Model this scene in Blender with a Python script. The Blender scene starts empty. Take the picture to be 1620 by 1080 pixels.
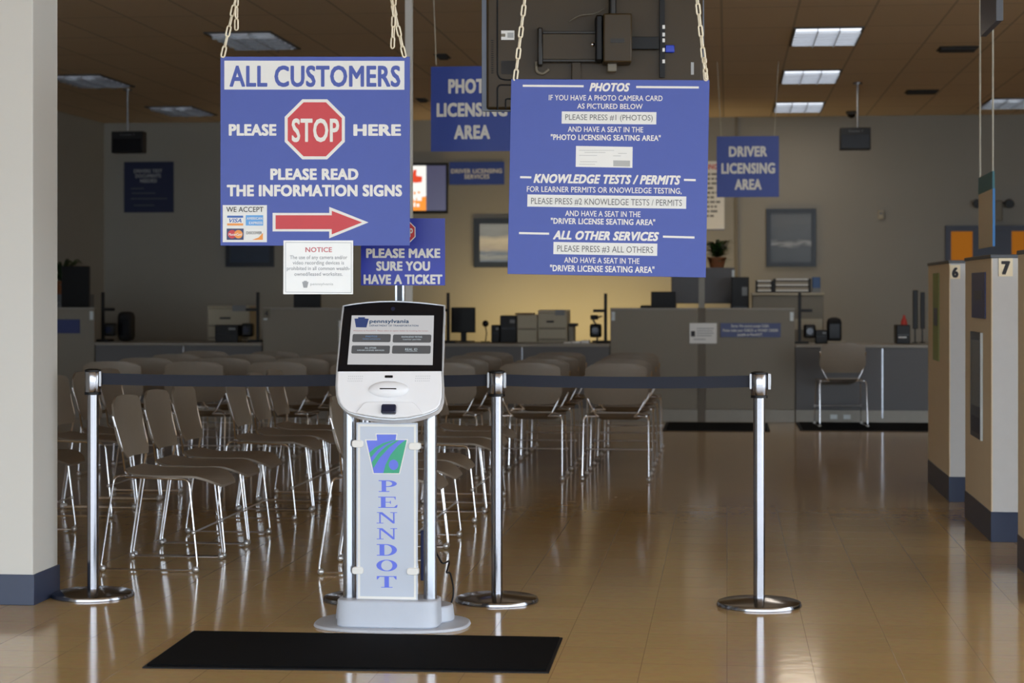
import bpy, math, random
from mathutils import Vector, Matrix

# ------------------------------------------------------------------ camera, world, lights, exposure
SC = bpy.context.scene
COL = SC.collection
F, HOR, CX, EYE, YAW = 3080.0, 460.0, 810.0, 1.34, math.radians(6.3)   # measured from the photograph
cd = bpy.data.cameras.new('camera'); cam = bpy.data.objects.new('camera', cd); COL.objects.link(cam)
cam.location = (0, 0, EYE); cam.rotation_euler = (math.pi/2, 0, YAW)
cd.sensor_width = 36; cd.lens = F/1620*36; cd.shift_y = -(540-HOR)/1620
cd.clip_start = .05; cd.clip_end = 200
cd.dof.use_dof = True; cd.dof.focus_distance = 7.9; cd.dof.aperture_fstop = 4.5
SC.camera = cam

SC.view_settings.view_transform = 'Standard'; SC.view_settings.look = 'None'
SC.view_settings.gamma = 1; SC.view_settings.use_curve_mapping = False
SC.view_settings.exposure = 0.0

W = bpy.data.worlds.new('daylight'); SC.world = W; W.use_nodes = True
bg = W.node_tree.nodes['Background']; bg.inputs[0].default_value = (.80, .90, 1.0, 1); bg.inputs[1].default_value = 5.5

def area(name, loc, aim, sx, sy, power, col, spread=180):
    d = bpy.data.lights.new(name, 'AREA'); d.shape = 'RECTANGLE'; d.size = sx; d.size_y = sy
    d.energy = power; d.color = col; d.spread = math.radians(spread)
    o = bpy.data.objects.new(name, d); COL.objects.link(o); o.location = loc
    o.rotation_euler = (Vector(aim)-Vector(loc)).to_track_quat('-Z', 'Y').to_euler()
    return o
# warm task light at the staff desks behind the counters, washing the rear wall
area('staff_desk_light', (-2.0, 24.4, .70), (-2.0, 25.5, 1.35), 2.8, .2, 32, (1.0, .75, .33))
# added warm fill over the seating, belonging to no fixture
area('hall_fill', (-.4, 14.0, 3.5), (-.2, 14.5, 0), 3.0, 3.0, 6, (1.0, .82, .60))

# ------------------------------------------------------------------ measuring helpers
ct, st = math.cos(YAW), math.sin(YAW)
def ad(px, py, D):
    """world point seen at photo pixel (px,py), D metres along the view axis"""
    xc = (px-CX)/F*D
    return Vector((xc*ct - D*st, xc*st + D*ct, EYE + (HOR-py)/F*D))
def at(px, py, Y):
    u = (px-CX)/F
    return ad(px, py, Y/(ct+u*st))
def gp(px, py):
    return ad(px, py, EYE*F/(py-HOR))
CEIL = 3.6

# ------------------------------------------------------------------ materials
def lin(c):
    return tuple((v/12.92 if v <= .04045 else ((v+.055)/1.055)**2.4) for v in (x/255 for x in c))
MATS = {}
def mat(name, rgb, rough=.5, metal=0, var=.06, scale=20, bump=0, emit=None, es=1, spec=.5, coat=0, alpha=1):
    m = bpy.data.materials.new(name); m.use_nodes = True; nt = m.node_tree; b = nt.nodes['Principled BSDF']
    c = lin(rgb)
    tc = nt.nodes.new('ShaderNodeTexCoord'); n = nt.nodes.new('ShaderNodeTexNoise'); n.inputs['Scale'].default_value = scale
    n.inputs['Detail'].default_value = 4
    nt.links.new(tc.outputs['Object'], n.inputs['Vector'])
    r = nt.nodes.new('ShaderNodeValToRGB')
    r.color_ramp.elements[0].color = (*[x*(1-var) for x in c], 1); r.color_ramp.elements[1].color = (*[min(1, x*(1+var)) for x in c], 1)
    nt.links.new(n.outputs['Fac'], r.inputs[0]); nt.links.new(r.outputs[0], b.inputs['Base Color'])
    b.inputs['Roughness'].default_value = rough; b.inputs['Metallic'].default_value = metal
    b.inputs['Specular IOR Level'].default_value = spec; b.inputs['Coat Weight'].default_value = coat
    b.inputs['Alpha'].default_value = alpha
    if bump:
        bp = nt.nodes.new('ShaderNodeBump'); bp.inputs['Strength'].default_value = bump; bp.inputs['Distance'].default_value = .002
        nt.links.new(n.outputs['Fac'], bp.inputs['Height']); nt.links.new(bp.outputs[0], b.inputs['Normal'])
    if emit:
        b.inputs['Emission Color'].default_value = (*lin(emit), 1); b.inputs['Emission Strength'].default_value = es
    MATS[name] = m; return m

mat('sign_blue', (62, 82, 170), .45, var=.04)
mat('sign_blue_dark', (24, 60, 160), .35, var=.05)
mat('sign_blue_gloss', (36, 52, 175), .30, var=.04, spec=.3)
mat('letter_white', (235, 233, 228), .5, var=.02)
mat('white_board', (232, 232, 230), .45, var=.03)
mat('paper', (238, 238, 236), .55, var=.03)
mat('paper_gloss', (238, 238, 236), .18, var=.03)
mat('paper_line', (180, 182, 182), .6)
mat('ink', (40, 40, 45), .6)
mat('ink_grey', (95, 98, 102), .6)
mat('ink_pale', (165, 168, 172), .6)
mat('sign_red', (200, 36, 44), .4, var=.05)
mat('notice_red', (205, 120, 125), .5)
mat('card_blue', (30, 90, 175), .4); mat('card_sky', (90, 160, 225), .4); mat('card_navy', (30, 45, 95), .4)
mat('card_orange', (240, 150, 50), .4); mat('card_red', (205, 40, 40), .4); mat('card_text', (40, 70, 140), .4)
mat('chain', (240, 230, 206), .4, var=.08)
mat('cord_white', (190, 185, 170), .7)
mat('steel', (150, 150, 155), .16, 1, var=.05, scale=60)
mat('steel_dull', (150, 150, 152), .38, 1, var=.08, scale=60)
mat('chrome', (232, 232, 236), .22, 1, var=.02)
mat('glide_metal', (214, 214, 216), .34, .7)
mat('sign_navy', (16, 30, 70), .5, var=.05)
mat('plate_cream', (240, 226, 196), .6)
mat('aluminium', (172, 176, 184), .26, .9, var=.03)
mat('black_plastic', (14, 14, 16), .45, var=.15, spec=.3)
mat('black_gloss', (14, 15, 21), .22, var=.1, spec=.25)
mat('black_matte', (14, 14, 16), .8, var=.2)
mat('belt', (24, 29, 44), .75, var=.12, scale=120)
mat('kiosk_white', (242, 243, 247), .32, var=.02)
mat('kiosk_rim', (190, 193, 198), .3, .3, var=.02)
mat('kiosk_grey', (196, 202, 214), .4, var=.03)
mat('kiosk_panel', (196, 203, 216), .35, var=.04, scale=6)
mat('lens', (30, 36, 60), .08)
mat('penn_blue', (98, 116, 228), .4); mat('penn_green', (46, 165, 125), .4)
mat('screen_bg', (60, 60, 62), .2, emit=(206, 206, 208), es=.78, var=.0)
mat('screen_btn', (40, 40, 42), .2, emit=(96, 98, 102), es=.6, var=.0)
mat('screen_navy', (20, 30, 60), .2, emit=(56, 76, 130), es=.6, var=.0)
mat('screen_teal', (20, 40, 60), .2, emit=(40, 74, 110), es=.6, var=.0)
mat('screen_red', (60, 20, 20), .2, emit=(190, 100, 100), es=.6, var=.0)
mat('screen_text', (60, 60, 60), .2, emit=(200, 215, 225), es=.7, var=.0)
mat('screen_text_blue', (30, 50, 80), .2, emit=(120, 160, 205), es=.6, var=.0)
mat('tv_white', (60, 60, 60), .2, emit=(255, 252, 245), es=1.0, var=0)
mat('tv_orange', (60, 40, 10), .2, emit=(255, 150, 30), es=1.0, var=0)
mat('tv_red', (60, 10, 5), .2, emit=(240, 70, 20), es=.9, var=0)
mat('tv_violet', (30, 30, 45), .2, emit=(74, 72, 100), es=.8, var=.0)
mat('chair_shell', (132, 121, 108), .42, var=.06, scale=40)
mat('mat_black', (10, 10, 12), .95, var=.3, scale=300, bump=.4, spec=.12)
mat('mat_edge', (20, 20, 23), .6, var=.1, spec=.25)
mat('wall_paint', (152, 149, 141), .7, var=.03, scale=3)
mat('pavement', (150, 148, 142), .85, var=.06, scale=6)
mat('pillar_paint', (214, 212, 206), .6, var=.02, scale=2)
mat('base_blue', (50, 60, 84), .4, var=.08)
mat('fabric_grey', (140, 134, 124), .85, var=.05, scale=200)
mat('fabric_dark', (112, 106, 97), .85, var=.05, scale=200)
mat('fabric_cool', (110, 111, 114), .85, var=.05, scale=200)
mat('trim_grey', (150, 146, 138), .5, .2)
mat('worktop', (150, 145, 135), .45, var=.05)
mat('booth_side', (226, 206, 174), .75, var=.03)
mat('booth_face', (200, 199, 198), .6, var=.03)
mat('booth_cap', (84, 88, 96), .5)
mat('beige_plastic', (170, 160, 138), .5, var=.04)
mat('beige_dark', (120, 112, 96), .5, var=.04)
mat('grey_plastic', (120, 122, 124), .5)
mat('tv_back', (62, 49, 29), .40, spec=.3, var=.1, scale=8)  # brown base colour stands in for warm light reflected on the cover
mat('tv_rim', (105, 112, 125), .35, .2)
mat('mount_metal', (40, 37, 34), .35, .4, var=.1)
mat('plug_blue', (30, 60, 190), .4)
mat('frame_dark', (34, 42, 54), .4, var=.08)
mat('door_blue', (44, 52, 74), .45, var=.08)
mat('door_lit', (60, 36, 12), .6, spec=.1, emit=(205, 124, 34), es=.42, var=0)  # panes glow in place of the lit room behind them
mat('tube_on', (230, 235, 240), .3, emit=(238, 244, 255), es=1.2, var=0)
mat('tube_glint', (170, 175, 185), .3, emit=(130, 136, 150), es=.30, var=0)  # unlit tubes; faint glow put in for glints on the louvres
mat('louver', (190, 192, 196), .25, .9)
mat('fixture', (70, 66, 62), .6)
mat('vent_dark', (46, 44, 43), .8)
mat('leaf', (48, 82, 34), .5, var=.3, scale=15); mat('leaf_dark', (30, 50, 26), .5, var=.3, scale=15)
mat('terracotta', (140, 84, 48), .7)
mat('blue_box', (58, 92, 140), .5); mat('red_tag', (196, 60, 50), .5); mat('green_paper', (150, 160, 105), .7)
mat('poster_navy', (50, 62, 116), .4, var=.06); mat('poster_dark', (42, 56, 78), .3, var=.3, scale=9)
mat('glass_dark', (70, 76, 84), .08, var=.15, scale=3); mat('outlet', (216, 224, 228), .5)
mat('wood_edge', (120, 96, 66), .6); mat('teal', (64, 116, 126), .6); mat('edge_blue', (52, 124, 190), .5)

def picture_mat(name, stops, rough=.15):
    m = bpy.data.materials.new(name); m.use_nodes = True; nt = m.node_tree; b = nt.nodes['Principled BSDF']
    tc = nt.nodes.new('ShaderNodeTexCoord'); n = nt.nodes.new('ShaderNodeTexNoise'); n.inputs['Scale'].default_value = 7
    mp = nt.nodes.new('ShaderNodeMapping'); mp.inputs['Scale'].default_value = (.6, 1, 2)
    sx = nt.nodes.new('ShaderNodeSeparateXYZ'); ad_ = nt.nodes.new('ShaderNodeMath'); ad_.operation = 'MULTIPLY_ADD'
    nt.links.new(tc.outputs['Generated'], sx.inputs[0]); nt.links.new(tc.outputs['Object'], mp.inputs[0]); nt.links.new(mp.outputs[0], n.inputs['Vector'])
    ad_.inputs[1].default_value = .28; nt.links.new(n.outputs['Fac'], ad_.inputs[0]); nt.links.new(sx.outputs['Z'], ad_.inputs[2])
    r = nt.nodes.new('ShaderNodeValToRGB'); els = r.color_ramp.elements
    while len(els) < len(stops): els.new(.5)
    for e, (p, c) in zip(els, stops): e.position = p; e.color = (*lin(c), 1)
    nt.links.new(ad_.outputs[0], r.inputs[0]); nt.links.new(r.outputs[0], b.inputs['Base Color'])
    b.inputs['Roughness'].default_value = rough; MATS[name] = m
picture_mat('landscape_art', [(0, (60, 66, 62)), (.30, (120, 118, 96)), (.36, (56, 62, 60)), (.50, (168, 152, 110)), (.72, (196, 182, 136)), (.85, (120, 118, 100)), (1, (130, 130, 118))])
picture_mat('grey_art_glare', [(0, (44, 48, 52)), (.45, (58, 62, 66)), (.52, (150, 152, 154)), (.60, (64, 68, 72)), (1, (84, 87, 90))], .3)  # pale middle band is a lamp's reflection painted into the print

def floor_mat():
    m = bpy.data.materials.new('vinyl_tile'); m.use_nodes = True; nt = m.node_tree; b = nt.nodes['Principled BSDF']; L = nt.links.new
    tc = nt.nodes.new('ShaderNodeTexCoord')
    br = nt.nodes.new('ShaderNodeTexBrick'); br.offset = 0; br.squash = 1
    br.inputs['Scale'].default_value = 1; br.inputs['Brick Width'].default_value = .3048; br.inputs['Row Height'].default_value = .3048
    br.inputs['Mortar Size'].default_value = .0022; br.inputs['Mortar Smooth'].default_value = .4; br.inputs['Bias'].default_value = 0
    br.inputs['Color1'].default_value = (*lin((202, 171, 120)), 1); br.inputs['Color2'].default_value = (*lin((196, 165, 115)), 1)
    br.inputs['Mortar'].default_value = (*lin((172, 144, 103)), 1)
    L(tc.outputs['Object'], br.inputs['Vector'])
    n = nt.nodes.new('ShaderNodeTexNoise'); n.inputs['Scale'].default_value = 26; n.inputs['Detail'].default_value = 6; L(tc.outputs['Object'], n.inputs['Vector'])
    mx = nt.nodes.new('ShaderNodeMix'); mx.data_type = 'RGBA'; mx.blend_type = 'OVERLAY'; mx.inputs['Factor'].default_value = .16
    L(br.outputs['Color'], mx.inputs['A']); L(n.outputs['Color'], mx.inputs['B']); L(mx.outputs['Result'], b.inputs['Base Color'])
    n2 = nt.nodes.new('ShaderNodeTexNoise'); n2.inputs['Scale'].default_value = 13; n2.inputs['Detail'].default_value = 1.5; L(tc.outputs['Object'], n2.inputs['Vector'])
    bp = nt.nodes.new('ShaderNodeBump'); bp.inputs['Strength'].default_value = .10; bp.inputs['Distance'].default_value = .003
    L(n2.outputs['Fac'], bp.inputs['Height'])
    b2 = nt.nodes.new('ShaderNodeBump'); b2.inputs['Strength'].default_value = .25; b2.inputs['Distance'].default_value = .0008; b2.invert = True
    L(br.outputs['Fac'], b2.inputs['Height']); L(bp.outputs[0], b2.inputs['Normal']); L(b2.outputs[0], b.inputs['Normal'])
    b.inputs['Roughness'].default_value = .11; b.inputs['Specular IOR Level'].default_value = .6
    MATS['floor'] = m
floor_mat()
def ceiling_mat():
    m = bpy.data.materials.new('acoustic_tile'); m.use_nodes = True; nt = m.node_tree; b = nt.nodes['Principled BSDF']; L = nt.links.new
    tc = nt.nodes.new('ShaderNodeTexCoord'); mp = nt.nodes.new('ShaderNodeMapping'); mp.inputs['Location'].default_value = (-.566+.61*20, -16.86+1.22*20, 0)
    br = nt.nodes.new('ShaderNodeTexBrick'); br.offset = 0
    br.inputs['Scale'].default_value = 1; br.inputs['Brick Width'].default_value = .61; br.inputs['Row Height'].default_value = 1.22
    br.inputs['Mortar Size'].default_value = .011; br.inputs['Bias'].default_value = 0
    br.inputs['Color1'].default_value = (*lin((214, 194, 166)), 1); br.inputs['Color2'].default_value = (*lin((210, 190, 162)), 1)
    br.inputs['Mortar'].default_value = (*lin((176, 160, 137)), 1)
    L(tc.outputs['Object'], mp.inputs[0]); L(mp.outputs[0], br.inputs['Vector'])
    n = nt.nodes.new('ShaderNodeTexNoise'); n.inputs['Scale'].default_value = 120; L(tc.outputs['Object'], n.inputs['Vector'])
    mx = nt.nodes.new('ShaderNodeMix'); mx.data_type = 'RGBA'; mx.blend_type = 'OVERLAY'; mx.inputs['Factor'].default_value = .12
    L(br.outputs['Color'], mx.inputs['A']); L(n.outputs['Color'], mx.inputs['B']); L(mx.outputs['Result'], b.inputs['Base Color'])
    b.inputs['Roughness'].default_value = .9
    MATS['ceiling'] = m
ceiling_mat()

# ------------------------------------------------------------------ mesh builder
CAPH = .70
_txt_cache = {}
def text_geo(s, bold, shear):
    k = (s, bold, shear)
    if k not in _txt_cache:
        c = bpy.data.curves.new('t', 'FONT'); c.body = s; c.shear = shear; c.resolution_u = 3; c.fill_mode = 'FRONT'
        c.space_character = 1.0 + bold*1.6
        o = bpy.data.objects.new('t', c); COL.objects.link(o)
        dg = bpy.context.evaluated_depsgraph_get(); e = o.evaluated_get(dg); me = e.to_mesh()
        vs = [v.co.copy() for v in me.vertices]; fs = [tuple(p.vertices) for p in me.polygons]
        e.to_mesh_clear(); bpy.data.objects.remove(o); bpy.data.curves.remove(c)
        _txt_cache[k] = (vs, fs)
    return _txt_cache[k]

class MB:
    def __init__(self): self.v = []; self.f = []; self.m = []; self.names = []; self.lines = []
    def mi(self, n):
        if n not in self.names: self.names.append(n)
        return self.names.index(n)
    def add(self, vs, fs, m):
        b = len(self.v); k = self.mi(m)
        self.v += [Vector(x) for x in vs]
        for f in fs: self.f.append(tuple(b+i for i in f)); self.m.append(k)
        return self
    def box(self, x0, x1, y0, y1, z0, z1, m):
        x0, x1 = sorted((x0, x1)); y0, y1 = sorted((y0, y1)); z0, z1 = sorted((z0, z1))
        vs = [(x, y, z) for x in (x0, x1) for y in (y0, y1) for z in (z0, z1)]
        return self.add(vs, [(0,1,3,2),(4,6,7,5),(0,4,5,1),(2,3,7,6),(0,2,6,4),(1,5,7,3)], m)
    def prism(self, poly, y0, y1, m):
        """poly of (x,z), extruded from y0 (front) to y1"""
        n = len(poly)
        a = sum(poly[i][0]*poly[(i+1)%n][1]-poly[(i+1)%n][0]*poly[i][1] for i in range(n))
        if a < 0: poly = poly[::-1]
        vs = [(x, y0, z) for x, z in poly] + [(x, y1, z) for x, z in poly]
        fs = [tuple(range(n)), tuple(range(2*n-1, n-1, -1))] + [(i, i+n, (i+1)%n+n, (i+1)%n) for i in range(n)]
        return self.add(vs, fs, m)
    def flat(self, poly, y, m):
        n = len(poly)
        a = sum(poly[i][0]*poly[(i+1)%n][1]-poly[(i+1)%n][0]*poly[i][1] for i in range(n))
        if a < 0: poly = poly[::-1]
        return self.add([(x, y, z) for x, z in poly], [tuple(range(n))], m)
    def ringflat(self, po, pi, y, m):
        n = len(po); vs = [(x, y, z) for x, z in po]+[(x, y, z) for x, z in pi]
        return self.add(vs, [(i, (i+1)%n, (i+1)%n+n, i+n) for i in range(n)], m)
    def lathe(self, prof, m, n=28, c=(0,0,0)):
        vs = []; fs = []; c = Vector(c)
        for r, z in prof:
            for i in range(n):
                t = 2*math.pi*i/n; vs.append(c+Vector((r*math.cos(t), r*math.sin(t), z)))
        for j in range(len(prof)-1):
            for i in range(n): fs.append((j*n+i, j*n+(i+1)%n, (j+1)*n+(i+1)%n, (j+1)*n+i))
        fs.append(tuple(range(n-1, -1, -1))); q = (len(prof)-1)*n; fs.append(tuple(q+i for i in range(n)))
        return self.add(vs, fs, m)
    def cyl(self, a, b, r, m, n=14): return self.tube([a, b], r, m, n)
    def ball(self, c, r, m, n=10, sz=1):
        prof = [(max(r*math.sin(math.pi*i/8), 1e-4), -r*sz*math.cos(math.pi*i/8)) for i in range(9)]
        return self.lathe(prof, m, n, c)
    def tube(self, pts, r, m, n=8, closed=False):
        pts = [Vector(p) for p in pts]; N = len(pts); vs = []; fs = []; up = None
        for i, p in enumerate(pts):
            if closed: t = (pts[(i+1)%N]-pts[i-1]).normalized()
            else: t = (pts[min(i+1, N-1)]-pts[max(i-1, 0)]).normalized()
            if up is None:
                up = Vector((0,0,1)) if abs(t.z) < .9 else Vector((0,1,0))
            up = (up - t*up.dot(t)).normalized(); s = t.cross(up)
            for k in range(n):
                a = 2*math.pi*k/n; vs.append(p + (up*math.cos(a)+s*math.sin(a))*r)
        for i in range(N if closed else N-1):
            for k in range(n):
                j = (i+1) % N; fs.append((i*n+k, i*n+(k+1)%n, j*n+(k+1)%n, j*n+k))
        if not closed: fs += [tuple(range(n-1,-1,-1)), tuple((N-1)*n+k for k in range(n))]
        return self.add(vs, fs, m)
    def slab(self, fn, nu, nv, th, m):
        """curved sheet fn(u,v)->point, thickened by vector th"""
        th = Vector(th); top = [Vector(fn(i/nu, j/nv)) for j in range(nv+1) for i in range(nu+1)]
        n = len(top); vs = top+[p+th for p in top]; fs = []; w = nu+1
        for j in range(nv):
            for i in range(nu):
                a = j*w+i; fs += [(a, a+1, a+w+1, a+w), (n+a, n+a+w, n+a+w+1, n+a+1)]
        rim = [i for i in range(nu)]+[j*w+nu for j in range(nv)]+[nv*w+i for i in range(nu, 0, -1)]+[j*w for j in range(nv, 0, -1)]
        for a, b in zip(rim, rim[1:]+rim[:1]): fs.append((a, n+a, n+b, b))
        return self.add(vs, fs, m)
    def text(self, s, fx, fz, x0, x1, zb, cap, y, m, bold=.02, shear=0):
        """text spanning x0..x1 on baseline zb with capital height cap, on the plane y"""
        vs, fs = text_geo(s, bold, shear)
        if not vs: return self
        a = min(v.x for v in vs); b = max(v.x for v in vs); sx = (x1-x0)/(b-a); sz = cap/(CAPH+bold*1.2)
        # heavier strokes: the same outline laid again a hair to each side, each on its own level
        g = 1.2 if bold >= .044 else .95; e = bold*g*sz; ex = min(bold*g*sx, e*1.3); n0, f0 = len(self.v), len(self.f)
        lay = [(0, 0)] if bold < .004 else [(0, 0), (-ex, 0), (ex, 0), (-ex*.7, e*.7), (ex*.7, e*.7), (-ex*.7, -e*.7), (ex*.7, -e*.7)]
        q = (x1-x0-2*(ex if bold >= .004 else 0))/(b-a); xa = x0+(ex if bold >= .004 else 0)
        for i, (dx, dz) in enumerate(lay):
            self.add([(xa+(v.x-a)*q+dx, y-i*6e-5, zb+v.y*sz+dz) for v in vs], fs, m)
        self.lines.append((n0, f0, len(self.v)-n0, len(self.f)-f0)); return self
    def obj(self, name, parent=None, bevel=0, smooth=True, seg=2, loc=None):
        if name == 'lettering' and (len(self.lines) > 1 or (self.lines and self.lines[0][2] < len(self.v))):
            used = set(); outs = []
            for v0, f0, nv, nf in self.lines:       # each line of writing is a part of its own
                q = MB(); q.add(self.v[v0:v0+nv], [tuple(i-v0 for i in f) for f in self.f[f0:f0+nf]], self.names[self.m[f0]])
                outs.append(q.obj('lettering', parent, smooth=False)); used.update(range(f0, f0+nf))
            q = MB()
            for k, f in enumerate(self.f):
                if k not in used: q.add([self.v[i] for i in f], [tuple(range(len(f)))], self.names[self.m[k]])
            if q.f: q.obj('printed_mark', parent, smooth=False)
            return outs[0]
        me = bpy.data.meshes.new(name); me.from_pydata(self.v, [], self.f)
        for n in self.names: me.materials.append(MATS[n])
        me.polygons.foreach_set('material_index', self.m)
        me.update()
        if smooth:
            me.polygons.foreach_set('use_smooth', [True]*len(me.polygons))
            try: me.set_sharp_from_angle(angle=math.radians(38))
            except Exception: pass
        o = bpy.data.objects.new(name, me); COL.objects.link(o)
        if loc is not None: o.location = loc
        if parent: o.parent = parent
        if bevel:
            b = o.modifiers.new('bevel', 'BEVEL'); b.width = bevel; b.segments = seg; b.limit_method = 'ANGLE'; b.harden_normals = False
        return o

def tag(o, label, cat, group=None):
    o['label'] = label; o['category'] = cat
    if group: o['group'] = group
    return o
def thing(name, label, cat, loc=(0,0,0), rot=(0,0,0), group=None):
    o = bpy.data.objects.new(name, None); COL.objects.link(o); o.location = loc
    o.rotation_euler = rot if isinstance(rot, tuple) else (0, 0, rot); o.empty_display_size = .1
    return tag(o, label, cat, group)
def struct(o): o['kind'] = 'structure'; return o
def copy_tree(o, parent=None):
    c = o.copy(); COL.objects.link(c)
    if parent: c.parent = parent
    for ch in list(o.children): copy_tree(ch, c)
    return c
def fillet(pts, rad, k=4):
    pts = [Vector(p) for p in pts]; out = [pts[0]]
    for a, b, c in zip(pts, pts[1:], pts[2:]):
        d1 = a-b; d2 = c-b; r = min(rad, d1.length*.45, d2.length*.45); p = b+d1.normalized()*r; q = b+d2.normalized()*r
        for i in range(k+1):
            t = i/k; out.append(p*(1-t)**2+b*2*t*(1-t)+q*t*t)
    out.append(pts[-1]); return out
def ell(cx, cz, rx, rz, n=28, a0=0, a1=360):
    return [(cx+rx*math.cos(math.radians(a0+(a1-a0)*i/n)), cz+rz*math.sin(math.radians(a0+(a1-a0)*i/n))) for i in range(n if a1-a0 >= 360 else n+1)]
def rrect(x0, x1, z0, z1, r, k=4):
    out = []
    for cx, cz, a in ((x1-r, z1-r, 0), (x0+r, z1-r, 90), (x0+r, z0+r, 180), (x1-r, z0+r, 270)):
        for i in range(k+1):
            t = math.radians(a+90*i/k); out.append((cx+r*math.cos(t), cz+r*math.sin(t)))
    return out

# ------------------------------------------------------------------ the setting
XL, XR, YB, YF = -8.35, 9.5, 25.5, -2.5
struct(MB().box(XL-.2, XR+.2, YF, YB+.2, -.1, 0, 'floor').obj('floor', smooth=False))
struct(MB().box(XL-.2, XR+.2, YF, YB+.2, CEIL, CEIL+.1, 'ceiling').obj('ceiling', smooth=False))
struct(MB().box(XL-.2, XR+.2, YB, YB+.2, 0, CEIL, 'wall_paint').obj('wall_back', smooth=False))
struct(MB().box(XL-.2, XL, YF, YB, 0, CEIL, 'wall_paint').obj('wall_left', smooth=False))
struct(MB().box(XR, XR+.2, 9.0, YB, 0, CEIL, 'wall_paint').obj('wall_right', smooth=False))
struct(MB().box(XL, XR, YB-.015, YB, 0, .1, 'base_blue').obj('baseboard_back', smooth=False))
tx = at(1165, 300, YB-.03).x
struct(MB().box(tx-.02, tx+.02, YB-.03, YB, .1, CEIL, 'beige_dark').obj('trim_1', smooth=False))
struct(MB().box(-30, 30, -25, YF-.001, -.12, -.02, 'pavement').obj('pavement', smooth=False))  # unseen ground outside, added so light from below arrives as bounce
# near pillar at the entrance
pc = gp(52, 957)
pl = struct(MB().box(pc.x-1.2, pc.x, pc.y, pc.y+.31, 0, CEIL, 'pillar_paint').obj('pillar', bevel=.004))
MB().box(pc.x-1.21, pc.x+.008, pc.y-.008, pc.y+.318, 0, .13, 'base_blue').obj('baseboard', pl, bevel=.002)
# glazed double door in the rear wall
d0, d1 = at(1495, 357, YB), at(1640, 357, YB)
dr = MB(); W_ = d1.x-d0.x; zt = d0.z
dr.box(d0.x, d0.x+.07, YB-.06, YB-.002, 0, zt, 'door_blue').box(d1.x-.07, d1.x, YB-.06, YB-.002, 0, zt, 'door_blue').box(d0.x+.07, d1.x-.07, YB-.06, YB-.002, zt-.07, zt, 'door_blue')
dro = struct(dr.obj('door_1', smooth=False))
a = at(1538, 400, YB).x; b = at(1600, 400, YB).x
MB().box(d0.x+.07, d1.x-.07, YB-.03, YB-.004, 0, zt-.07, 'door_blue').obj('door_leaf', dro)
for x0, x1 in ((d0.x+.07+.0, a), (b, d1.x-.07)):
    MB().box(x0, x1, YB-.034, YB-.0301, 1.0, zt-.075, 'door_lit').obj('door_glass', dro)

# ------------------------------------------------------------------ hanging boards
class Sign:
    """flat board whose corner pixels TL, TR, BL map to its own metres"""
    def __init__(s, TL, TR, BL, w, h): s.TL, s.TR, s.BL, s.w, s.h = TL, TR, BL, w, h
    def p(s, x, y):
        ax, ay = s.TR[0]-s.TL[0], s.TR[1]-s.TL[1]; bx, by = s.BL[0]-s.TL[0], s.BL[1]-s.TL[1]
        dx, dy = x-s.TL[0], y-s.TL[1]; det = ax*by-ay*bx
        a = (dx*by-dy*bx)/det; b = (ax*dy-ay*dx)/det
        return (-s.w/2+a*s.w, s.h-b*s.h)       # origin at the bottom centre
    def poly(s, pts): return [s.p(*q) for q in pts]
    def rect(s, x0, x1, y0, y1): return s.poly([(x0, y0), (x1, y0), (x1, y1), (x0, y1)])
    def text(s, mb, t, x0, x1, y0, y1, m, y, bold=.02, shear=0):
        a = s.p((x0+x1)/2, (y0+y1)/2); ux = s.w/math.hypot(s.TR[0]-s.TL[0], s.TR[1]-s.TL[1]); uz = s.h/math.hypot(s.BL[0]-s.TL[0], s.BL[1]-s.TL[1])
        w = (x1-x0)*ux; h = (y1-y0)*uz
        mb.text(t, None, None, a[0]-w/2, a[0]+w/2, a[1]-h/2, h, y, m, bold, shear)
def lines(t, S, rows, mt, y, bold):
    for r in rows:
        s, x0, x1, y0, y1 = r[:5]; b, sh = (r[5], r[6]) if len(r) > 5 else (bold, 0)
        m = MB(); S.text(m, s, x0, x1, y0, y1, mt, y, b, sh); m.obj('lettering', t, smooth=False)
def octo(cx, cy, r):
    k = math.tan(math.pi/8)*r
    return [(cx-k, cy-r), (cx+k, cy-r), (cx+r, cy-k), (cx+r, cy+k), (cx+k, cy+r), (cx-k, cy+r), (cx-r, cy+k), (cx-r, cy-k)]
KEY = [(.24, 0), (.76, 0), (.74, .135), (1, .135), (.80, 1), (.20, 1), (0, .135), (.26, .135)]    # keystone outline, y down
def keystone(x0, x1, y0, y1): return [(x0+a*(x1-x0), y0+b*(y1-y0)) for a, b in KEY]

def chain_mesh(p0, p1, L=.052, w=.022, wire=.0035, m='chain'):
    """oval links from p0 to p1, alternate links turned a quarter"""
    mb = MB(); p0, p1 = Vector(p0), Vector(p1); d = p1-p0; n = max(1, int(d.length/(L-2.6*wire)+.5)); t = d.normalized()
    s1 = t.cross(Vector((0, 1, 0))).normalized(); s2 = t.cross(s1)
    for i in range(n):
        c = p0+d*((i+.5)/n); s = (s1*.9+s2*.44).normalized() if i % 2 == 0 else (s1*.44-s2*.9).normalized()
        r = w/2-wire; h = L/2-wire-r; pts = []
        for k in range(6): q = math.pi*k/5; pts.append(c+t*(h+r*math.sin(q))+s*(r*math.cos(q)))
        for k in range(6): q = math.pi+math.pi*k/5; pts.append(c+t*(-h+r*math.sin(q))+s*(r*math.cos(q)))
        mb.tube(pts, wire, m, 6, True)
    return mb
def toloc(root, p):
    return (Matrix.Translation(root.location) @ root.rotation_euler.to_matrix().to_4x4()).inverted() @ Vector(p)

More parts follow.
